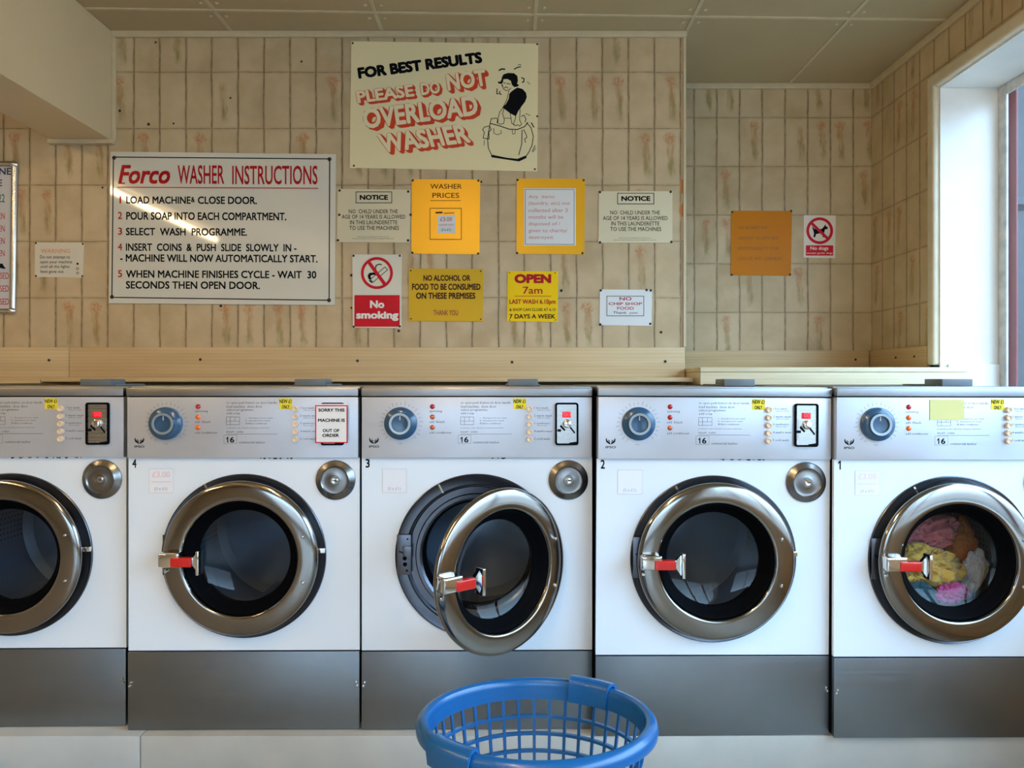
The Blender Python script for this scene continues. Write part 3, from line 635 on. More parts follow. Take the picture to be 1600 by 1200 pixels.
# no dogs
s = Sign('no_dogs_sign', 'small white No dogs sign with crossed-out dog on the recessed wall', 'sign', RD, Z7, [(748, 1027), (926, 1030), (930, 788), (748, 787)], mat('white_sticker_sign', (0.82, 0.74, 0.66), rough=.4), th=.0015)
k = s.ink().poly([(798, 850), (806, 862), (820, 868), (850, 864), (862, 852), (870, 838), (874, 850), (886, 856), (880, 866), (868, 868), (864, 885), (866, 908), (872, 912), (856, 912), (852, 892), (836, 890), (818, 894), (812, 912), (802, 912), (806, 890), (802, 874), (796, 858)])
s.put(k, 'dog_symbol', M_BLACK)
s.plate('red_panel', 760, 915, 958, 1016, M_RSIGN, .0004, r=.003)
s.put(s.ink().ring(838, 875, 60, 76, d=.0003).line([(790, 830), (886, 922)], 16, d=.0003), 'red_ring', M_RSIGN)
s.put(s.ink().text("No dogs", 785, 887, 964, 990, bold=.025, d=.0006).text("except guide dogs", 764, 911, 996, 1010, bold=.005, d=.0006, res=2), 'white_lettering', mat('white_print', (0, 0, 0)))
# warning
s = Sign('warning_sign', 'small white WARNING card with faded red heading left of the large instructions sign', 'sign', WD, Z2, [(218, 851), (520, 856), (526, 637), (221, 634)], M_CREAM if 0 else mat('white_warning_card', (0.70, 0.66, 0.54), rough=.4), th=.002, pins=[(226, 640), (519, 645), (516, 847), (226, 845)], pin_r=.004)
k = s.ink()
for t, r in (("Do not attempt to", (253, 440, 717, 742)), ("open your machine", (253, 453, 748, 772)), ("until all the lights", (255, 437, 778, 800)), ("have gone out.", (255, 403, 808, 832))): k.text(t, *r, bold=.006)
k.ring(487, 800, 5, 8, 16).ring(487, 827, 5, 8, 16).disc(487, 769, 7); s.put(k, 'black_lettering', M_BLACK)
s.put(s.ink().text("WARNING", 258, 440, 676, 702, bold=.02), 'red_lettering', M_OFADE)
# opening times in a snap frame at the far left
s = Sign('framed_timetable', 'white timetable in an aluminium snap frame with rounded corners at the far left', 'sign', WD, Z2, [(-640, 1070), (96, 1066), (104, 144), (-640, 140)], mat('timetable_sheet', (0.62, 0.64, 0.68), rough=.3), th=.006, part='sheet')
ox, oy, sc = Z2
def rail(n, pts, r):
    bm = bmesh.new(); P = [s.to(ox+x/sc, oy+y/sc, 0) for x, y in pts]; tube(bm, [(p[0], -.006, p[2]) for p in P], r, 12)
    obj(n, bm, M_ALU, s.t)
rail('frame_rail', [(100, 148), (86, 1066)], .0125); rail('frame_rail', [(-640, 146), (100, 148)], .0115); rail('frame_rail', [(-640, 1070), (86, 1066)], .0115)
for x, y in ((98, 150), (84, 1064)):
    p = s.to(ox+x/sc, oy+y/sc, 0); bm = bmesh.new(); bmesh.ops.create_uvsphere(bm, u_segments=16, v_segments=10, radius=.0165, matrix=Matrix.Translation((p[0], -.006, p[2]))); obj('frame_corner', bm, M_BRIGHT, s.t)
s.put(s.ink().text("NE", 2, 75, 172, 215, bold=.03).text("E", -12, 20, 245, 286, bold=.03), 'navy_lettering', M_NAVY)
s.put(s.ink().text("2022", -44, 36, 335, 387, bold=.01), 'green_lettering', M_GRN)
k = s.ink()
for a in (452, 530, 607, 684): k.text("OPEN", -44, 36, a, a+40, bold=.01)
for a in (825, 905, 986): k.text("CLOSED", -62, 62, a, a+40, bold=.01)
s.put(k, 'red_lettering', mat('bright_red_print', (0.5, 0.03, 0.02), rough=.5))
s.put(s.ink().poly([(-40, 790), (0, 770), (22, 768), (34, 790), (46, 798), (30, 802), (6, 796), (-20, 806)]), 'black_drawing', M_BLACK)
# stray nails left in the wall
NAILS = [(243, 66, 'small dark nail under the ceiling trim above the instructions sign'), (232, 194, 'left one of two dark nails side by side above the instructions sign heading'),
         (271, 193, 'right one of two dark nails side by side above the instructions sign heading'), (187, 173, 'dark nail beside the foot of the beam, high above the instructions sign corner'),
         (360, 153, 'lone dark nail midway between instructions sign and ceiling'), (345, 478, 'dark nail just below the bottom edge of the instructions sign'),
         (160, 293, 'dark nail in the tiles between framed timetable and instructions sign'), (877, 454, 'small dark nail just right of the yellow OPEN sign'),
         (549, 481, 'lower dark nail at the left edge of the No smoking sign'), (549, 430, 'upper dark nail at the left edge of the No smoking sign'),
         (752, 284, 'dark nail touching the top right corner of the WASHER PRICES sign'), (623, 517, 'dark nail just below the bottom right corner of the No smoking sign'),
         (471, 96, 'small dark nail left of the overload poster near the ceiling'), (1033, 519, 'dark nail just below the right side of the NO CHIP SHOP FOOD card')]
for i, (px, py, lab) in enumerate(NAILS):
    x, z = wall_px(px, py, WY-.001)
    tag(obj('wall_nail', screw_mesh(.0055 if i % 2 else .004, M_NAIL), None, loc=(x, WY-.001, z)), lab, 'nail', 'stray nails in the tiled wall')

# ------------------------------------------------------------------ washing machines
S = 545.0
def LX_(px): return (px-745.5)/S
def LZ_(py): return (1140-py)/S
DC = .497           # door centre height
MW = .33
cache = {}
def cm(key, fn, m, smooth=True, ang=35):
    if key not in cache: cache[key] = finish(fn(), key, m, smooth, ang)
    return cache[key]
def loc_to(yf):
    return lambda u, v, d: (LX_(u), yf-.0003-d, LZ_(v))
YP = -.012    # face of the control panel
YF = 0.0      # face of the white front
def b_cabinet():
    bm = bmesh.new(); w = MW-.004
    box(bm, -w, -w+.012, .012, .72, .001, .95); box(bm, w-.012, w, .012, .72, .001, .95); box(bm, -w+.012, w-.012, .70, .72, .001, .95); box(bm, -w+.012, w-.012, .012, .70, .001, .012)
    return bm
def b_front():
    bm = bmesh.new(); z0, z1, R = .2265, .7775, .205; hw = MW
    angs = [2*PI*i/96 for i in range(96)]+[math.atan2(z-DC, x) % (2*PI) for x in (-hw, hw) for z in (z0, z1)]; angs = sorted(set(angs))
    o = []; i_ = []; o2 = []; i2 = []
    for a in angs:
        c, s_ = math.cos(a), math.sin(a); t = 1e9
        if c > 1e-9: t = min(t, hw/c)
        if c < -1e-9: t = min(t, -hw/c)
        if s_ > 1e-9: t = min(t, (z1-DC)/s_)
        if s_ < -1e-9: t = min(t, (z0-DC)/s_)
        o.append(bm.verts.new((c*t, YF, DC+s_*t))); i_.append(bm.verts.new((c*R, YF, DC+s_*R)))
        o2.append(bm.verts.new((c*t, YF+.012, DC+s_*t))); i2.append(bm.verts.new((c*R, YF+.02, DC+s_*R)))
    n = len(angs)
    for k in range(n):
        j = (k+1) % n
        bm.faces.new((o[k], o[j], i_[j], i_[k])); bm.faces.new((o2[k], o[k], o[j], o2[j])); bm.faces.new((i_[k], i_[j], i2[j], i2[k])); bm.faces.new((o2[j], i2[j], i2[k], o2[k]))
    return bm
def b_base(): return B(-MW, MW, -.004, .012, .001, .2235, bev=.0015)
def b_panel(): return B(-MW+.002, MW-.002, YP, .03, .7785, .9515, bev=.0015)
def b_lid():
    bm = bmesh.new(); box(bm, -MW+.001, MW-.001, -.016, .012, .9545, .978, bev=.003); box(bm, -MW+.001, MW-.001, .012, .72, .966, .9815, bev=.002); return bm
def b_shadowgap(): return B(-MW+.004, MW-.004, -.006, .012, .9517, .9543)
def b_hatch():
    bm = bmesh.new(); box(bm, .136-.0475, .136+.0475, .20, .30, .982, 1.004, bev=.003); box(bm, .136-.055, .136+.055, .22, .42, .9818, .988, bev=.002); return bm
def b_dial():
    cx, cz = LX_(627.5), LZ_(662)
    return lathe(bmesh.new(), [(0, YP-.019), (.012, YP-.020), (.022, YP-.021), (.0225, YP-.026), (.031, YP-.0265), (.0325, YP-.020), (.042, YP-.017), (.0462, YP-.012), (.0468, YP-.003), (.0468, YP)], cx, cz, 64)
def b_dialring():
    cx, cz = LX_(627.5), LZ_(662)
    return lathe(bmesh.new(), [(.0235, YP-.0262), (.0238, YP-.0272), (.030, YP-.0275), (.0305, YP-.0266)], cx, cz, 64)
def b_dialmark():
    cx, cz = LX_(627.5), LZ_(662); return B(cx-.0012, cx+.0012, YP-.0225, YP-.0195, cz+.010, cz+.0235)
def dome(r, h):
    def f(): return lathe(bmesh.new(), [(0, -h), (r*.5, -h*.92), (r*.85, -h*.6), (r, -h*.15), (r, 0)], 0, 0, 24)
    return f
def b_button(): return lathe(bmesh.new(), [(0, -.0075), (.004, -.0078), (.006, -.010), (.0078, -.0095), (.0085, -.007), (.0085, 0)], 0, 0, 28)
IND = [(LX_(676.3), LZ_(y)) for y in (636, 652.2, 668.3)]
BTN = [(LX_(827.3), LZ_(y)) for y in (639.8, 651.7, 663.4, 675.3, 687.2)]
def b_coinframe():
    bm = bmesh.new(); a = rrect(LX_(867), LX_(903), LZ_(696), LZ_(630), .007); b = rrect(LX_(869.5), LX_(900.5), LZ_(693.5), LZ_(632.5), .004)
    n = len(a); V = [[bm.verts.new((x, y, z)) for x, z in p] for p, y in ((a, YP), (a, YP-.008), (b, YP-.008), (b, YP-.0005))]
    for A, D in zip(V, V[1:]):
        for i in range(n): j = (i+1) % n; bm.faces.new((A[i], A[j], D[j], D[i]))
    bm.faces.new(V[-1]); return bm
def b_coinplate(): return prism(bmesh.new(), rrect(LX_(869.8), LX_(900.2), LZ_(693.2), LZ_(632.8), .0035), YP-.0045, YP-.001)
def b_coinmech():
    bm = bmesh.new(); prism(bm, rrect(LX_(872), LX_(898), LZ_(685), LZ_(654), .002), YP-.0062, YP-.0045)
    return bm
def b_coindark():
    bm = bmesh.new()
    for pts in ([(LX_(876), LZ_(664)), (LX_(883), LZ_(672)), (LX_(881), LZ_(674)), (LX_(874), LZ_(667))], [(LX_(891), LZ_(667)), (LX_(898), LZ_(676)), (LX_(896.5), LZ_(678)), (LX_(889.5), LZ_(669))],
                [(LX_(888), LZ_(695)), (LX_(901), LZ_(695)), (LX_(901), LZ_(690.5)), (LX_(889), LZ_(692))], [(LX_(870.5), LZ_(671)), (LX_(876), LZ_(671)), (LX_(876), LZ_(675)), (LX_(870.5), LZ_(675))]):
        prism(bm, pts, YP-.0072, YP-.0045)
    return bm
def b_coindial(): return lathe(bmesh.new(), [(0, YP-.017), (.008, YP-.0175), (.011, YP-.016), (.0125, YP-.012), (.0125, YP-.006)], LX_(885), LZ_(662.5), 32)
def b_display(): return B(LX_(878), LX_(891), YP-.0075, YP-.004, LZ_(653), LZ_(644), bev=.0005)
def b_lockcap():
    return lathe(bmesh.new(), [(.0085, YF-.012), (.013, YF-.012), (.0145, YF-.0135), (.030, YF-.0105), (.037, YF-.0115), (.040, YF-.0145), (.043, YF-.0115), (.052, YF-.0075), (.0565, YF-.004), (.057, YF)], LX_(888), LZ_(751), 64)
def b_lockkey():
    return lathe(bmesh.new(), [(0, YF-.017), (.0075, YF-.0175), (.0092, YF-.016), (.0095, YF-.011)], LX_(888), LZ_(751), 32)
def b_keyslot(): return B(LX_(888)-.001, LX_(888)+.007, YF-.0182, YF-.0174, LZ_(751)-.0012, LZ_(751)+.0012)
def b_surround():
    return lathe(bmesh.new(), [(.158, .03), (.158, .012), (.165, .006), (.175, .006), (.178, .010), (.196, .010), (.199, .003), (.203, .002), (.206, -.003), (.229, -.004), (.2325, -.0055), (.2345, -.004), (.235, 0)], 0, DC, 96)
def b_notch():
    bm = bmesh.new(); a = math.radians(118); c, s_ = math.cos(a), math.sin(a)
    n = (-s_, c); pts = [(c*r+n[0]*w, DC+s_*r+n[1]*w) for r, w in ((.2055, -.0026), (.2325, -.0026), (.2325, .0026), (.2055, .0026))]
    return prism(bm, pts, -.0095, -.0035)
def b_catch():
    bm = bmesh.new(); box(bm, -.2285, -.188, -.0105, -.0055, DC-.052, DC+.062, bev=.001)
    box(bm, -.212, -.186, -.016, -.010, DC-.01, DC+.03, bev=.002); return bm
def b_catchhole():
    bm = bmesh.new()
    for x, z, r in ((-.213, DC+.012, .003), (-.205, DC-.004, .0055), (-.205, DC-.022, .006), (-.198, DC+.050, .0025), (-.200, DC-.040, .003), (-.219, DC+.014, .0025)): cyl(bm, x, z, r, -.0175 if x > -.212 and -.01 < z-DC < .03 else -.0112, -.009, 14)
    return bm
def b_drum():
    return lathe(bmesh.new(), [(.158, .030), (.160, .06), (.172, .075), (.176, .085), (.20, .10), (.235, .13), (.245, .16), (.245, .45), (.22, .47), (.10, .455), (.06, .44), (0, .44)], 0, DC, 80)
def b_boot():
    return lathe(bmesh.new(), [(.1575, .011), (.152, .022), (.155, .030), (.150, .040), (.154, .050), (.151, .062), (.160, .070), (.171, .078)], 0, DC, 72)
def b_lifter(a):
    bm = bmesh.new(); rad = []
    for i in range(2):
        y = .17 if i == 0 else .44
        rad.append([(.243, y, -.035), (.20, y, -.010), (.193, y, 0), (.20, y, .010), (.243, y, .035)])
    c, s_ = math.cos(a), math.sin(a)
    V = [[bm.verts.new((c*r-s_*w, y, DC+s_*r+c*w)) for r, y, w in R] for R in rad]
    for k in range(4): bm.faces.new((V[0][k], V[0][k+1], V[1][k+1], V[1][k]))
    bm.faces.new(V[0]); bm.faces.new(list(reversed(V[1]))); return bm
HX = .244                        # hinge line, right of the door centre
def dl(bm_fn):                  # door parts are written about the door centre, kept about the hinge
    bm = bm_fn(); bmesh.ops.translate(bm, verts=bm.verts, vec=(-HX, 0, 0)); return bm
def b_ring():
    return lathe(bmesh.new(), [(.198, .000), (.205, -.006), (.210, -.016), (.2155, -.0225), (.2185, -.026), (.2190, -.0285), (.2178, -.0325), (.2145, -.0362), (.208, -.0385), (.198, -.0402), (.188, -.0412), (.178, -.0417), (.1695, -.0418), (.1655, -.0412), (.1630, -.039), (.1615, -.034), (.1608, -.022), (.1605, -.006), (.166, .0)], 0, 0, 128)
def b_dgasket():
    return lathe(bmesh.new(), [(.1604, -.030), (.157, -.030), (.151, -.024), (.145, -.014), (.139, -.006), (.134, -.002), (.131, .004), (.131, .010), (.136, .016), (.1604, .008)], 0, 0, 96)
def b_glass():
    return lathe(bmesh.new(), [(.1318, .0045), (.126, .0070), (.115, .0110), (.100, .0152), (.080, .0190), (.056, .0218), (.030, .0233), (0, .0238)], 0, 0, 80)
def b_handle():
    bm = bmesh.new(); yf = -.075
    box(bm, -.216, -.158, -.070, -.030, -.017, .023, bev=.006, seg=3)
    box(bm, -.160, -.118, -.066, -.048, -.012, .010, bev=.003)
    prism(bm, [(-.120, -.012), (-.1045, -.034), (-.1045, .028), (-.120, .010)], -.067, -.054)
    box(bm, -.1065, -.098, -.082, -.048, -.036, .031, bev=.002)
    return bm
def b_hred(): return B(-.180, -.122, -.0735, -.052, -.0155, .0105, bev=.003, seg=3)
def b_dscrew(): return lathe(bmesh.new(), [(0, -.0055), (.003, -.005), (.005, -.0025), (.0055, 0)], 0, 0, 20)
def b_fixing(): return lathe(bmesh.new(), [(0, -.0045), (.003, -.004), (.0042, -.001), (.0042, 0)], 0, 0, 14)
def b_hinge(): return box(bmesh.new(), .206, .2335, -.016, -.004, DC+.010, DC+.024, bev=.002)

def panel_print():
    k = Ink(560, 580, 4.324)
    for t, r in (("spinning", (483, 568, 266, 284)), ("add  bleach", (483, 585, 336, 352)), ("add conditioner", (483, 632, 409, 424)),
                 ("to open push button on door handle", (694, 1030, 208, 228)), ("load machine  close door", (694, 932, 233, 250)), ("select programme", (694, 872, 256, 276)), ("add soap", (694, 784, 280, 298)),
                 ("I   detergent for pre wash", (822, 1002, 314, 325)), ("II  detergent for wash", (822, 985, 332, 343)), ("III fabric conditioner", (822, 965, 350, 361)),
                 ("programme start only when detergent added first", (692, 980, 382, 391)), ("insert  coins", (692, 805, 404, 418)), ("commercial washer", (776, 952, 474, 490)),
                 ("1 hot wash", (1186, 1280, 244, 258)), ("with pre wash", (1206, 1292, 262, 272)), ("2 warm wash", (1186, 1306, 296, 310)), ("with pre wash", (1206, 1292, 314, 324)), ("3 synthetics", (1186, 1292, 348, 364)), ("with pre wash", (1206, 1275, 366, 375)),
                 ("4 wash'n wear", (1186, 1310, 400, 414)), ("5 cold wash", (1186, 1292, 452, 466)), ("stop", (274, 302, 488, 496))):
        k.text(t, *r, res=1)
    k.line([(692, 427), (1035, 427)], 2).frame(692, 780, 312, 364, 2).line([(692, 340), (780, 340)], 2).line([(718, 312), (718, 364)], 2).line([(750, 312), (750, 340)], 2)
    k.frame(676, 762, 434, 490, 1.5)
    for i in range(26):
        a = math.radians(-66+i*9.4 if i > 3 else 90+i*1.0); 
        if i in (0, 1): continue
        a = math.radians(90+(i-13)*12.2); r0, r1 = 124, 140+(8 if i % 3 == 0 else 0); cx, cy = 292, 355
        if math.sin(a) < -.93: continue
        k.line([(cx+r0*math.cos(a), cy-r0*math.sin(a)), (cx+r1*math.cos(a), cy-r1*math.sin(a))], 1.8)
    return k
def panel_black():
    k = Ink(560, 580, 4.324)
    k.text("1", 698, 705, 446, 484, bold=.03).poly([(689, 458), (700, 446), (702, 453), (691, 463)]).text("6", 716, 745, 446, 484, bold=.03)
    for sgn in (-1, 1):
        f = lambda x: 111+sgn*(x)
        k.poly([(f(2), 494), (f(3), 482), (f(12), 474), (f(23), 466), (f(28), 448), (f(33), 462), (f(28), 478), (f(16), 486)])
        k.poly([(f(3), 478), (f(5), 470), (f(14), 462), (f(20), 460), (f(14), 470)])
    k.text("IPSO", 78, 145, 503, 518, bold=.02)
    return k
def machine(n, X, D, rz, roll, label, opts):
    t = thing('washing_machine', label, 'washing machine', (X, D, .10), 'row of commercial washing machines on the plinth', rz); t.rotation_euler = (0, roll, rz)
    P = lambda name, key, fn, m, par=t, loc=None, **k: obj(name, cm(key, fn, m, **k), None, par, loc=loc)
    P('cabinet', 'cabinet', b_cabinet, M_SIDE, smooth=False)
    fp = P('front_panel', 'front_panel', b_front, M_MW, smooth=False)
    bp = P('base_panel', 'base_panel', b_base, M_STEEL)
    for x, z in ((-.321, .137), (-.326, .127), (.321, .137), (.326, .127)): P('screw', 'fixing', b_fixing, M_BRIGHT, bp, (x if abs(x) < .325 else x*.995, -.004, z))
    cp = P('control_panel', 'control_panel', b_panel, M_PANEL)
    if 'grey' not in SHARED:
        SHARED['grey'] = panel_print().mesh('panel_print', loc_to(YP), M_GREYP); SHARED['blk'] = panel_black().mesh('panel_badge', loc_to(YP), M_BLACK)
    obj('instruction_print', SHARED['grey'], None, cp); obj('maker_badge', SHARED['blk'], None, cp)
    P('shadow_gap', 'shadow_gap', b_shadowgap, M_RUB); P('lid', 'lid', b_lid, M_LID); P('soap_hatch', 'soap_hatch', b_hatch, M_HATCH)
    d = P('programme_dial', 'programme_dial', b_dial, M_KNOB); P('dial_ring', 'dial_ring', b_dialring, M_KRING, d); P('dial_pointer', 'dial_pointer', b_dialmark, mat('pointer_grey', (.5, .5, .52)), d)
    for (x, z), c in zip(IND, opts['ind']):
        m = {'r': M_REDL, 'o': M_ORL, 'd': M_ORD}[c]; P('indicator_light', 'indicator_'+c, dome(.0072, .006), m, t, (x, YP, z))
    for x, z in BTN: P('programme_button', 'programme_button', b_button, M_BTN, t, (x, YP, z))
    cs = P('coin_slot', 'coin_slot', b_coinframe, M_RUB)
    P('coin_plate', 'coin_plate', b_coinplate, M_COIN, cs); P('coin_mechanism', 'coin_mechanism', b_coinmech, M_COIN, cs); P('coin_opening', 'coin_opening', b_coindark, M_BLACK, cs)
    P('coin_dial', 'coin_dial', b_coindial, M_BRIGHT, cs); P('price_display', 'price_display', b_display, M_LED, cs)
    if 'dig' not in SHARED:
        k = Ink(560, 580, 4.324); k.text("00", 1386, 1428, 281, 309, bold=.03); SHARED['dig'] = k.mesh('price_digits', loc_to(YP-.0075), M_LEDH)
    obj('price_digits', SHARED['dig'], None, cs)
    lk = P('lock_cap', 'lock_cap', b_lockcap, M_LOCK); P('lock_key', 'lock_key', b_lockkey, M_BRIGHT, lk); P('key_slot', 'key_slot', b_keyslot, M_BLACK, lk)
    # machine number
    if opts.get('num'):
        k = Ink(560, 580, 4.324)
        if opts['num'] == '1': k.poly([(60, 597), (69, 597), (69, 656), (60, 656)]).poly([(50, 610), (61, 597), (64, 606), (52, 620)])
        else: k.text(opts['num'], 50, 78, 596, 656, bold=.03)
        obj('number_decal', k.mesh('number_decal', loc_to(YF), M_BLACK), None, t)
    # yellow sticker
    st = P('yellow_sticker', 'yellow_sticker', lambda: prism(bmesh.new(), [(LX_(801.7), LZ_(640)), (LX_(822.3), LZ_(640.3)), (LX_(822), LZ_(623.6)), (LX_(802), LZ_(623.2))], YP-.0006, YP), M_YEL, cp, smooth=False)
    if 'new' not in SHARED:
        k = Ink(560, 580, 4.324); k.text("NEW £1", 1048, 1128, 194, 220, bold=.03, d=.0006).text("ONLY", 1064, 1114, 232, 256, bold=.03, d=.0006); SHARED['new'] = k.mesh('sticker_print', loc_to(YP), M_BLACK)
    obj('sticker_print', SHARED['new'], None, cp)
    # price label on the white front
    pr = P('price_label', 'price_label', lambda: prism(bmesh.new(), [(LX_(597.5), LZ_(771)), (LX_(636), LZ_(771)), (LX_(636), LZ_(733.5)), (LX_(597.5), LZ_(733.5))], YF-.0006, YF), M_STICK, smooth=False)
    kk = Ink(560, 580, 4.324); kk.frame(164, 328, 664, 824, 1.6, d=.0006)
    if opts['price'] > 0: kk.text("(3 x £1)", 200, 286, 786, 812, bold=.004 if opts['price'] < 2 else .015, d=.0006)
    obj('label_print', kk.mesh('label_print', loc_to(YF), M_PALEG), None, pr)
    if opts['price'] > 1:
        kk = Ink(560, 580, 4.324); kk.text("£3.00", 184, 304, 680, 720, bold=.02, d=.0006).line([(180, 750), (310, 750)], 6, d=.0006); obj('price_print', kk.mesh('price_print', loc_to(YF), M_PALEP), None, pr)
    if opts.get('residue'):
        k = Ink(0, 0, 1); rnd = random.Random(n)
        a, b = opts['residue']; x = a
        while x < b:
            w = rnd.uniform(2, 8); y = LZ_(0)*0+716.2
            k.poly([(x, y), (x+w, y), (x+w*.8, y+rnd.uniform(.8, 2.2)), (x+w*.4, y+rnd.uniform(1, 2.4)), (x+w*.1, y+rnd.uniform(.3, 2))]); x += w+rnd.uniform(1, 9)
        obj('tape_residue', k.mesh('tape_residue', loc_to(YF), M_BLACK), None, t)
    sr = P('door_surround', 'door_surround', b_surround, M_SURR); P('surround_clip', 'surround_clip', b_notch, M_BRIGHT, sr); P('latch_plate', 'latch_plate', b_catch, M_SURR, sr); P('latch_holes', 'latch_holes', b_catchhole, M_RUB, sr)
    P('hinge', 'hinge', b_hinge, M_BRIGHT)
    dr = P('drum', 'drum', b_drum, M_DRUM)
    for a in opts.get('lift', (20, 140, 260)):
        a = math.radians(a); o = obj('drum_lifter', cm('lifter%d' % round(math.degrees(a)), lambda: b_lifter(a), M_DRUM), None, dr)
    P('door_boot', 'door_boot', b_boot, M_RUB)
    do = P('door', 'door', lambda: dl(b_ring), M_CHROME, loc=(HX, -.001, DC), ang=50)
    do.rotation_euler = (0, 0, math.radians(opts.get('open', 0)))
    P('door_gasket', 'door_gasket', lambda: dl(b_dgasket), M_RUB, do); P('door_glass', 'door_glass', lambda: dl(b_glass), M_GLASS, do)
    P('door_handle', 'door_handle', lambda: dl(b_handle), M_BRIGHT, do); P('handle_button', 'handle_button', lambda: dl(b_hred), M_HRED, do)
    for x, z in ((.178, .063), (.178, -.066), (-.204, -.034)): P('door_screw', 'door_screw', b_dscrew, M_BRIGHT, do, (x-HX, -.0412, z))
    return t
YAW = math.radians(1.1)
machine(5, -1.4465, 2.218, YAW*.8, 0, 'leftmost washing machine, cut off by the photo edge, left of machine 4', dict(ind='rro', price=0, num=None, residue=(565+180, 860), lift=(5, 125, 245)))
machine(4, -.767, 2.200, YAW*.5, 0, 'washing machine numbered 4 with red-edged out of order notice over its coin slot', dict(ind='roo', price=2, num='4', residue=(770, 825)))
machine(3, -.1, 2.202, YAW*.5, 0, 'washing machine numbered 3 with its round door swung open', dict(ind='rdd', price=1, num='3', open=39.5, residue=(768, 792)))
machine(2, .5636, 2.164, YAW, math.radians(.35), 'washing machine numbered 2 with closed door and empty dark drum', dict(ind='rrd', price=1, num='2', residue=(755, 830)))
m1 = machine(1, 1.228, 2.150, YAW*.6, math.radians(.15), 'washing machine numbered 1 with colourful laundry behind its door glass', dict(ind='roo', price=2, num='1', lift=(90, 210, 330)))

# out-of-order notice taped over the coin slot of machine 4, and a blank note on machine 1
def card(name, label, cat, X, D, rz, x0, x1, y0, y1, m, yoff, r=.002):
    cx = (x0+x1)/2; t = thing(name, label, cat, (X, D, .10), None, rz)
    # origin moved to the card's foot
    ox_, oz_ = LX_(cx), LZ_(y1); c, s_ = math.cos(rz), math.sin(rz)
    t.location = (X+c*ox_-s_*yoff, D+s_*ox_+c*yoff, .10+oz_)
    to = lambda u, v, d: (LX_(u)-ox_, -.0012-d, LZ_(v)-oz_)
    obj('card', prism(bmesh.new(), rrect(LX_(x0)-ox_, LX_(x1)-ox_, 0, LZ_(y0)-oz_, r), -.001, 0), m, t, smooth=False)
    return t, to
# measured on machine 4, shifted into machine 3's measuring frame (+364 px)
t, to = card('out_of_order_notice', 'laminated SORRY THIS MACHINE IS OUT OF ORDER notice with red border taped over machine 4', 'notice', -.767, 2.2, YAW*.5, 861.5, 910, 631.5, 690.5, M_PAPER, YP-.019)
k = Ink(554.0, 582.3, 4.2105).frame(1293, 1496, 219, 458, 7); obj('red_border', k.mesh('red_border', to, M_RSIGN), None, t)
k = Ink(554.0, 582.3, 4.2105)
for s_, r in (("SORRY THIS", (1310, 1480, 237, 258)), ("MACHINE IS", (1308, 1482, 303, 324)), ("OUT OF", (1338, 1446, 370, 391)), ("ORDER", (1336, 1444, 401, 422))): k.text(s_, *r, bold=.04)
obj('lettering', k.mesh('lettering', to, M_BLACK), None, t)
bm = bmesh.new(); prism(bm, rrect(-.052, .052, -.004, .116, .004), -.0004, .0)
t, to = card('blank_note', 'blank pale yellow note stuck on the control panel of machine 1', 'note', 1.228, 2.15, YAW*.6, 709.5, 762, 624.5, 655.5, M_POST, YP-.001, r=.001)

# ------------------------------------------------------------------ laundry inside machine 1
def garment(name, label, cat, cpx, cpy, wx, wz, wy, yc, m, seed, fold=9.0, tilt=0.0, swirl=0.0):
    dep = 2.15+yc; x = (cpx-800)*dep/F; z = EYE-(cpy-HOR)*dep/F
    bm = bmesh.new(); bmesh.ops.create_icosphere(bm, subdivisions=5, radius=1)
    off = Vector((seed*7.3, seed*3.1, seed*1.7)); ct, s_ = math.cos(tilt), math.sin(tilt)
    for v in bm.verts:
        p = v.co.copy()
        w = noise.noise_vector(p*1.6+off)*.45
        q_ = p+w
        n1 = noise.noise(q_*1.3+off); r = 1+.30*n1
        f = abs(noise.noise(q_*fold*.30+off*2)); f2 = abs(noise.noise(q_*fold*.62+off*3))
        r -= .30*(1-min(1, f*5))**2; r -= .12*(1-min(1, f2*6))**2
        r += .05*math.sin(fold*2.4*(q_.x*.6+q_.z+.5*n1))
        if swirl: a_ = math.atan2(p.z, p.x); rd = math.hypot(p.x, p.z); r -= swirl*abs(math.sin(2.0*a_+7*rd+2*n1))**.5*-1*.5+swirl*.25; p.y *= 1+.35*math.sin(3*a_+11*rd+3*n1)
        p = p*r; xx, zz = p.x*wx, p.z*wz
        v.co = Vector((xx*ct-zz*s_, p.y*wy, xx*s_+zz*ct))
    o = obj(name, bm, m, smooth=True, ang=180)
    o.location = (x, dep, z)
    return tag(o, label, cat, 'laundry inside machine 1')
def cloth(n, c): return mat(n, c, rough=.85, sheen=.3, bump=.35, bscale=160, var=.2)
garment('yellow_towel', 'crumpled yellow cloth with white flecks in the middle of the laundry in machine 1', 'cloth', 1446, 886, .098, .064, .028, .120, cloth('yellow_cloth', (0.84, 0.48, 0.08)), 3.3, 10, -.15, .35)
garment('pink_garment', 'salmon pink garment at the top of the laundry in machine 1', 'clothing', 1451, 834, .088, .050, .026, .172, cloth('pink_cloth', (0.78, 0.22, 0.21)), 5.1, 9, .25, .2)
garment('orange_garment', 'rust orange garment behind and right of the yellow cloth in machine 1', 'clothing', 1502, 856, .050, .082, .022, .212, cloth('rust_cloth', (0.60, 0.19, 0.05)), 8.4, 6, .1)
garment('grey_garment', 'pale grey garment at right side of the laundry in machine 1', 'clothing', 1523, 893, .038, .068, .022, .150, cloth('grey_cloth', (0.55, 0.56, 0.60)), 11.2, 6, -.2)
garment('magenta_garment', 'bright magenta bunched cloth below the yellow cloth in machine 1', 'clothing', 1487, 928, .046, .032, .017, .086, cloth('magenta_cloth', (0.66, 0.07, 0.30)), 14.9, 10, .1, .3)
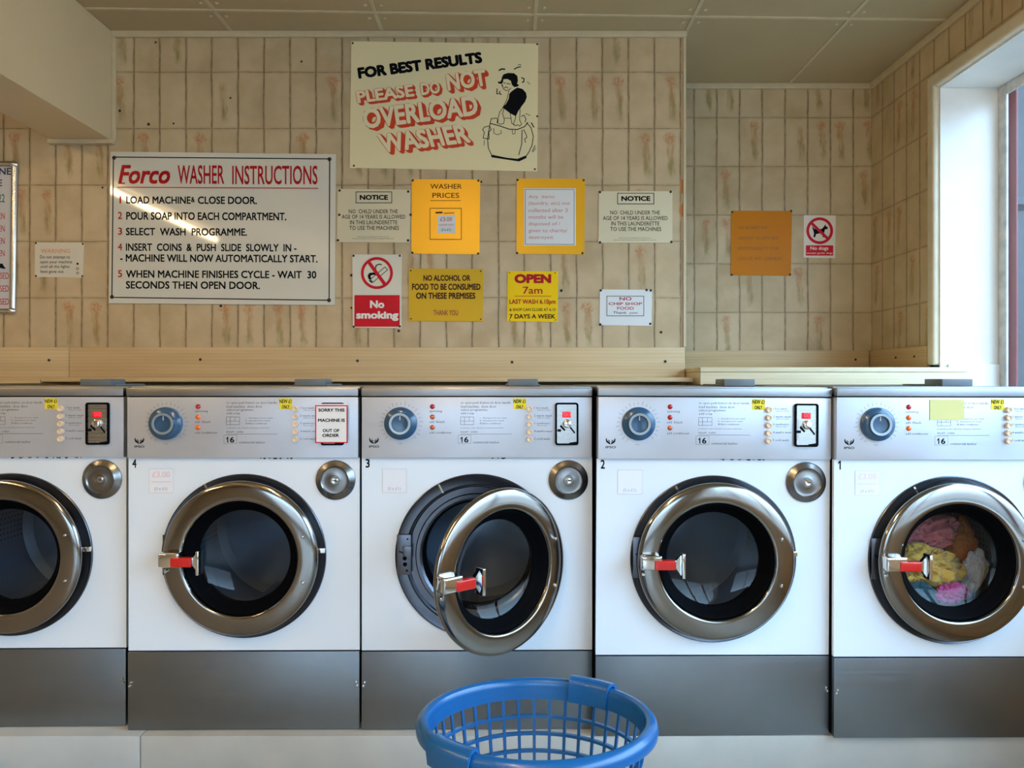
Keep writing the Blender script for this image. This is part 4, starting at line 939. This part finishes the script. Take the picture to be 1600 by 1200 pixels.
garment('teal_garment', 'dark teal garment at the bottom left of the laundry in machine 1', 'clothing', 1436, 929, .056, .034, .018, .092, cloth('teal_cloth', (0.006, 0.075, 0.095)), 17.7, 5, -.2)

# ------------------------------------------------------------------ laundry basket
BD = 1.52; sB = F/BD
bx_, by_ = (838.5-800)/sB, BD; rim_z = EYE-(1122-HOR)/sB
AX, AY = .2235, .187     # rim centre-line semi-axes
def taper(z): return .74+.26*(z/rim_z)
def bpt(a, z, k=1.0, dr=0.0):
    t = taper(z)*k; r = Vector((AX*t*math.cos(a), AY*t*math.sin(a), 0)); n_ = Vector((math.cos(a)/AX, math.sin(a)/AY, 0)).normalized()
    p = r+n_*dr; return Vector((p.x, p.y, z))
basket = thing('laundry_basket', 'blue plastic oval laundry basket with open lattice sides standing in front of machine 3', 'laundry basket', (bx_, by_, 0))
def sweep(bm, prof, n=144, a0=0, a1=2*PI, cap=False):
    full = abs(a1-a0-2*PI) < 1e-6; N = n if full else n+1; R = []
    for i in range(N):
        a = a0+(a1-a0)*i/n; R.append([bm.verts.new(bpt(a, z, 1, dr)) for dr, z in prof])
    m_ = len(prof)
    for i in range(n):
        A, D = R[i], R[(i+1) % N]
        for k in range(m_): bm.faces.new((A[k], A[(k+1) % m_], D[(k+1) % m_], D[k]))
    if not full: bm.faces.new(R[0]); bm.faces.new(list(reversed(R[-1])))
    return bm
rz_ = rim_z
prof = [(-.0115, rz_-.010), (-.0125, rz_-.002), (-.009, rz_+.005), (-.002, rz_+.008), (.006, rz_+.006), (.013, rz_-.001), (.0165, rz_-.010), (.0165, rz_-.020), (.013, rz_-.021), (.0125, rz_-.012), (.006, rz_-.003), (0, rz_-.001), (-.007, rz_-.004)]
obj('rim', sweep(bmesh.new(), prof), M_BASK, basket)
# solid band under the rim
obj('band', sweep(bmesh.new(), [(-.0105, rz_-.034), (-.0115, rz_-.004), (-.0085, rz_-.004), (-.0075, rz_-.034)]), M_BASK, basket)
NR = 38
bm = bmesh.new()
zlev = [rz_-.034-.036*i for i in range(0, 11)]
zlev = [z for z in zlev if z > .03]
for z in zlev[1:]:
    sweep(bm, [(-.0125, z-.003), (-.0125, z+.003), (-.0045, z+.003), (-.0045, z-.003)], n=120)
for i in range(NR):
    a = 2*PI*(i+.5)/NR; da = .0066/.2
    for (za, zb2) in ((rz_-.033, .02),):
        V = []
        for zz in (za, (za+zb2)/2, zb2):
            V.append([bm.verts.new(bpt(a-da/2, zz, 1, -.0112)), bm.verts.new(bpt(a+da/2, zz, 1, -.0112)), bm.verts.new(bpt(a+da/2, zz, 1, -.0068)), bm.verts.new(bpt(a-da/2, zz, 1, -.0068))])
        for A, D in zip(V, V[1:]):
            for k in range(4): bm.faces.new((A[k], A[(k+1) % 4], D[(k+1) % 4], D[k]))
        bm.faces.new(V[0]); bm.faces.new(list(reversed(V[-1])))
obj('lattice', bm, M_BASK, basket, smooth=False)
bm = bmesh.new(); sweep(bm, [(-.013, .0), (-.013, .022), (-.0045, .026), (-.003, .0)])
c1 = bm.verts.new((0, 0, .004)); ringv = [bm.verts.new(bpt(2*PI*i/96, .004, 1, -.012)) for i in range(96)]
for i in range(96): bm.faces.new((c1, ringv[i], ringv[(i+1) % 96]))
obj('base', bm, M_BASK, basket)
hp = [(-.016, rz_-.034), (-.017, rz_+.004), (-.013, rz_+.013), (-.003, rz_+.017), (.012, rz_+.014), (.022, rz_+.006), (.0255, rz_-.006), (.026, rz_-.034), (.022, rz_-.034), (.021, rz_-.008), (.010, rz_+.0085), (-.004, rz_+.0095), (-.0128, rz_+.002), (-.0125, rz_-.034)]
for ac in (56, 226):
    obj('handle', sweep(bmesh.new(), hp, n=20, a0=math.radians(ac-13), a1=math.radians(ac+13)), M_BASK, basket, ang=60)
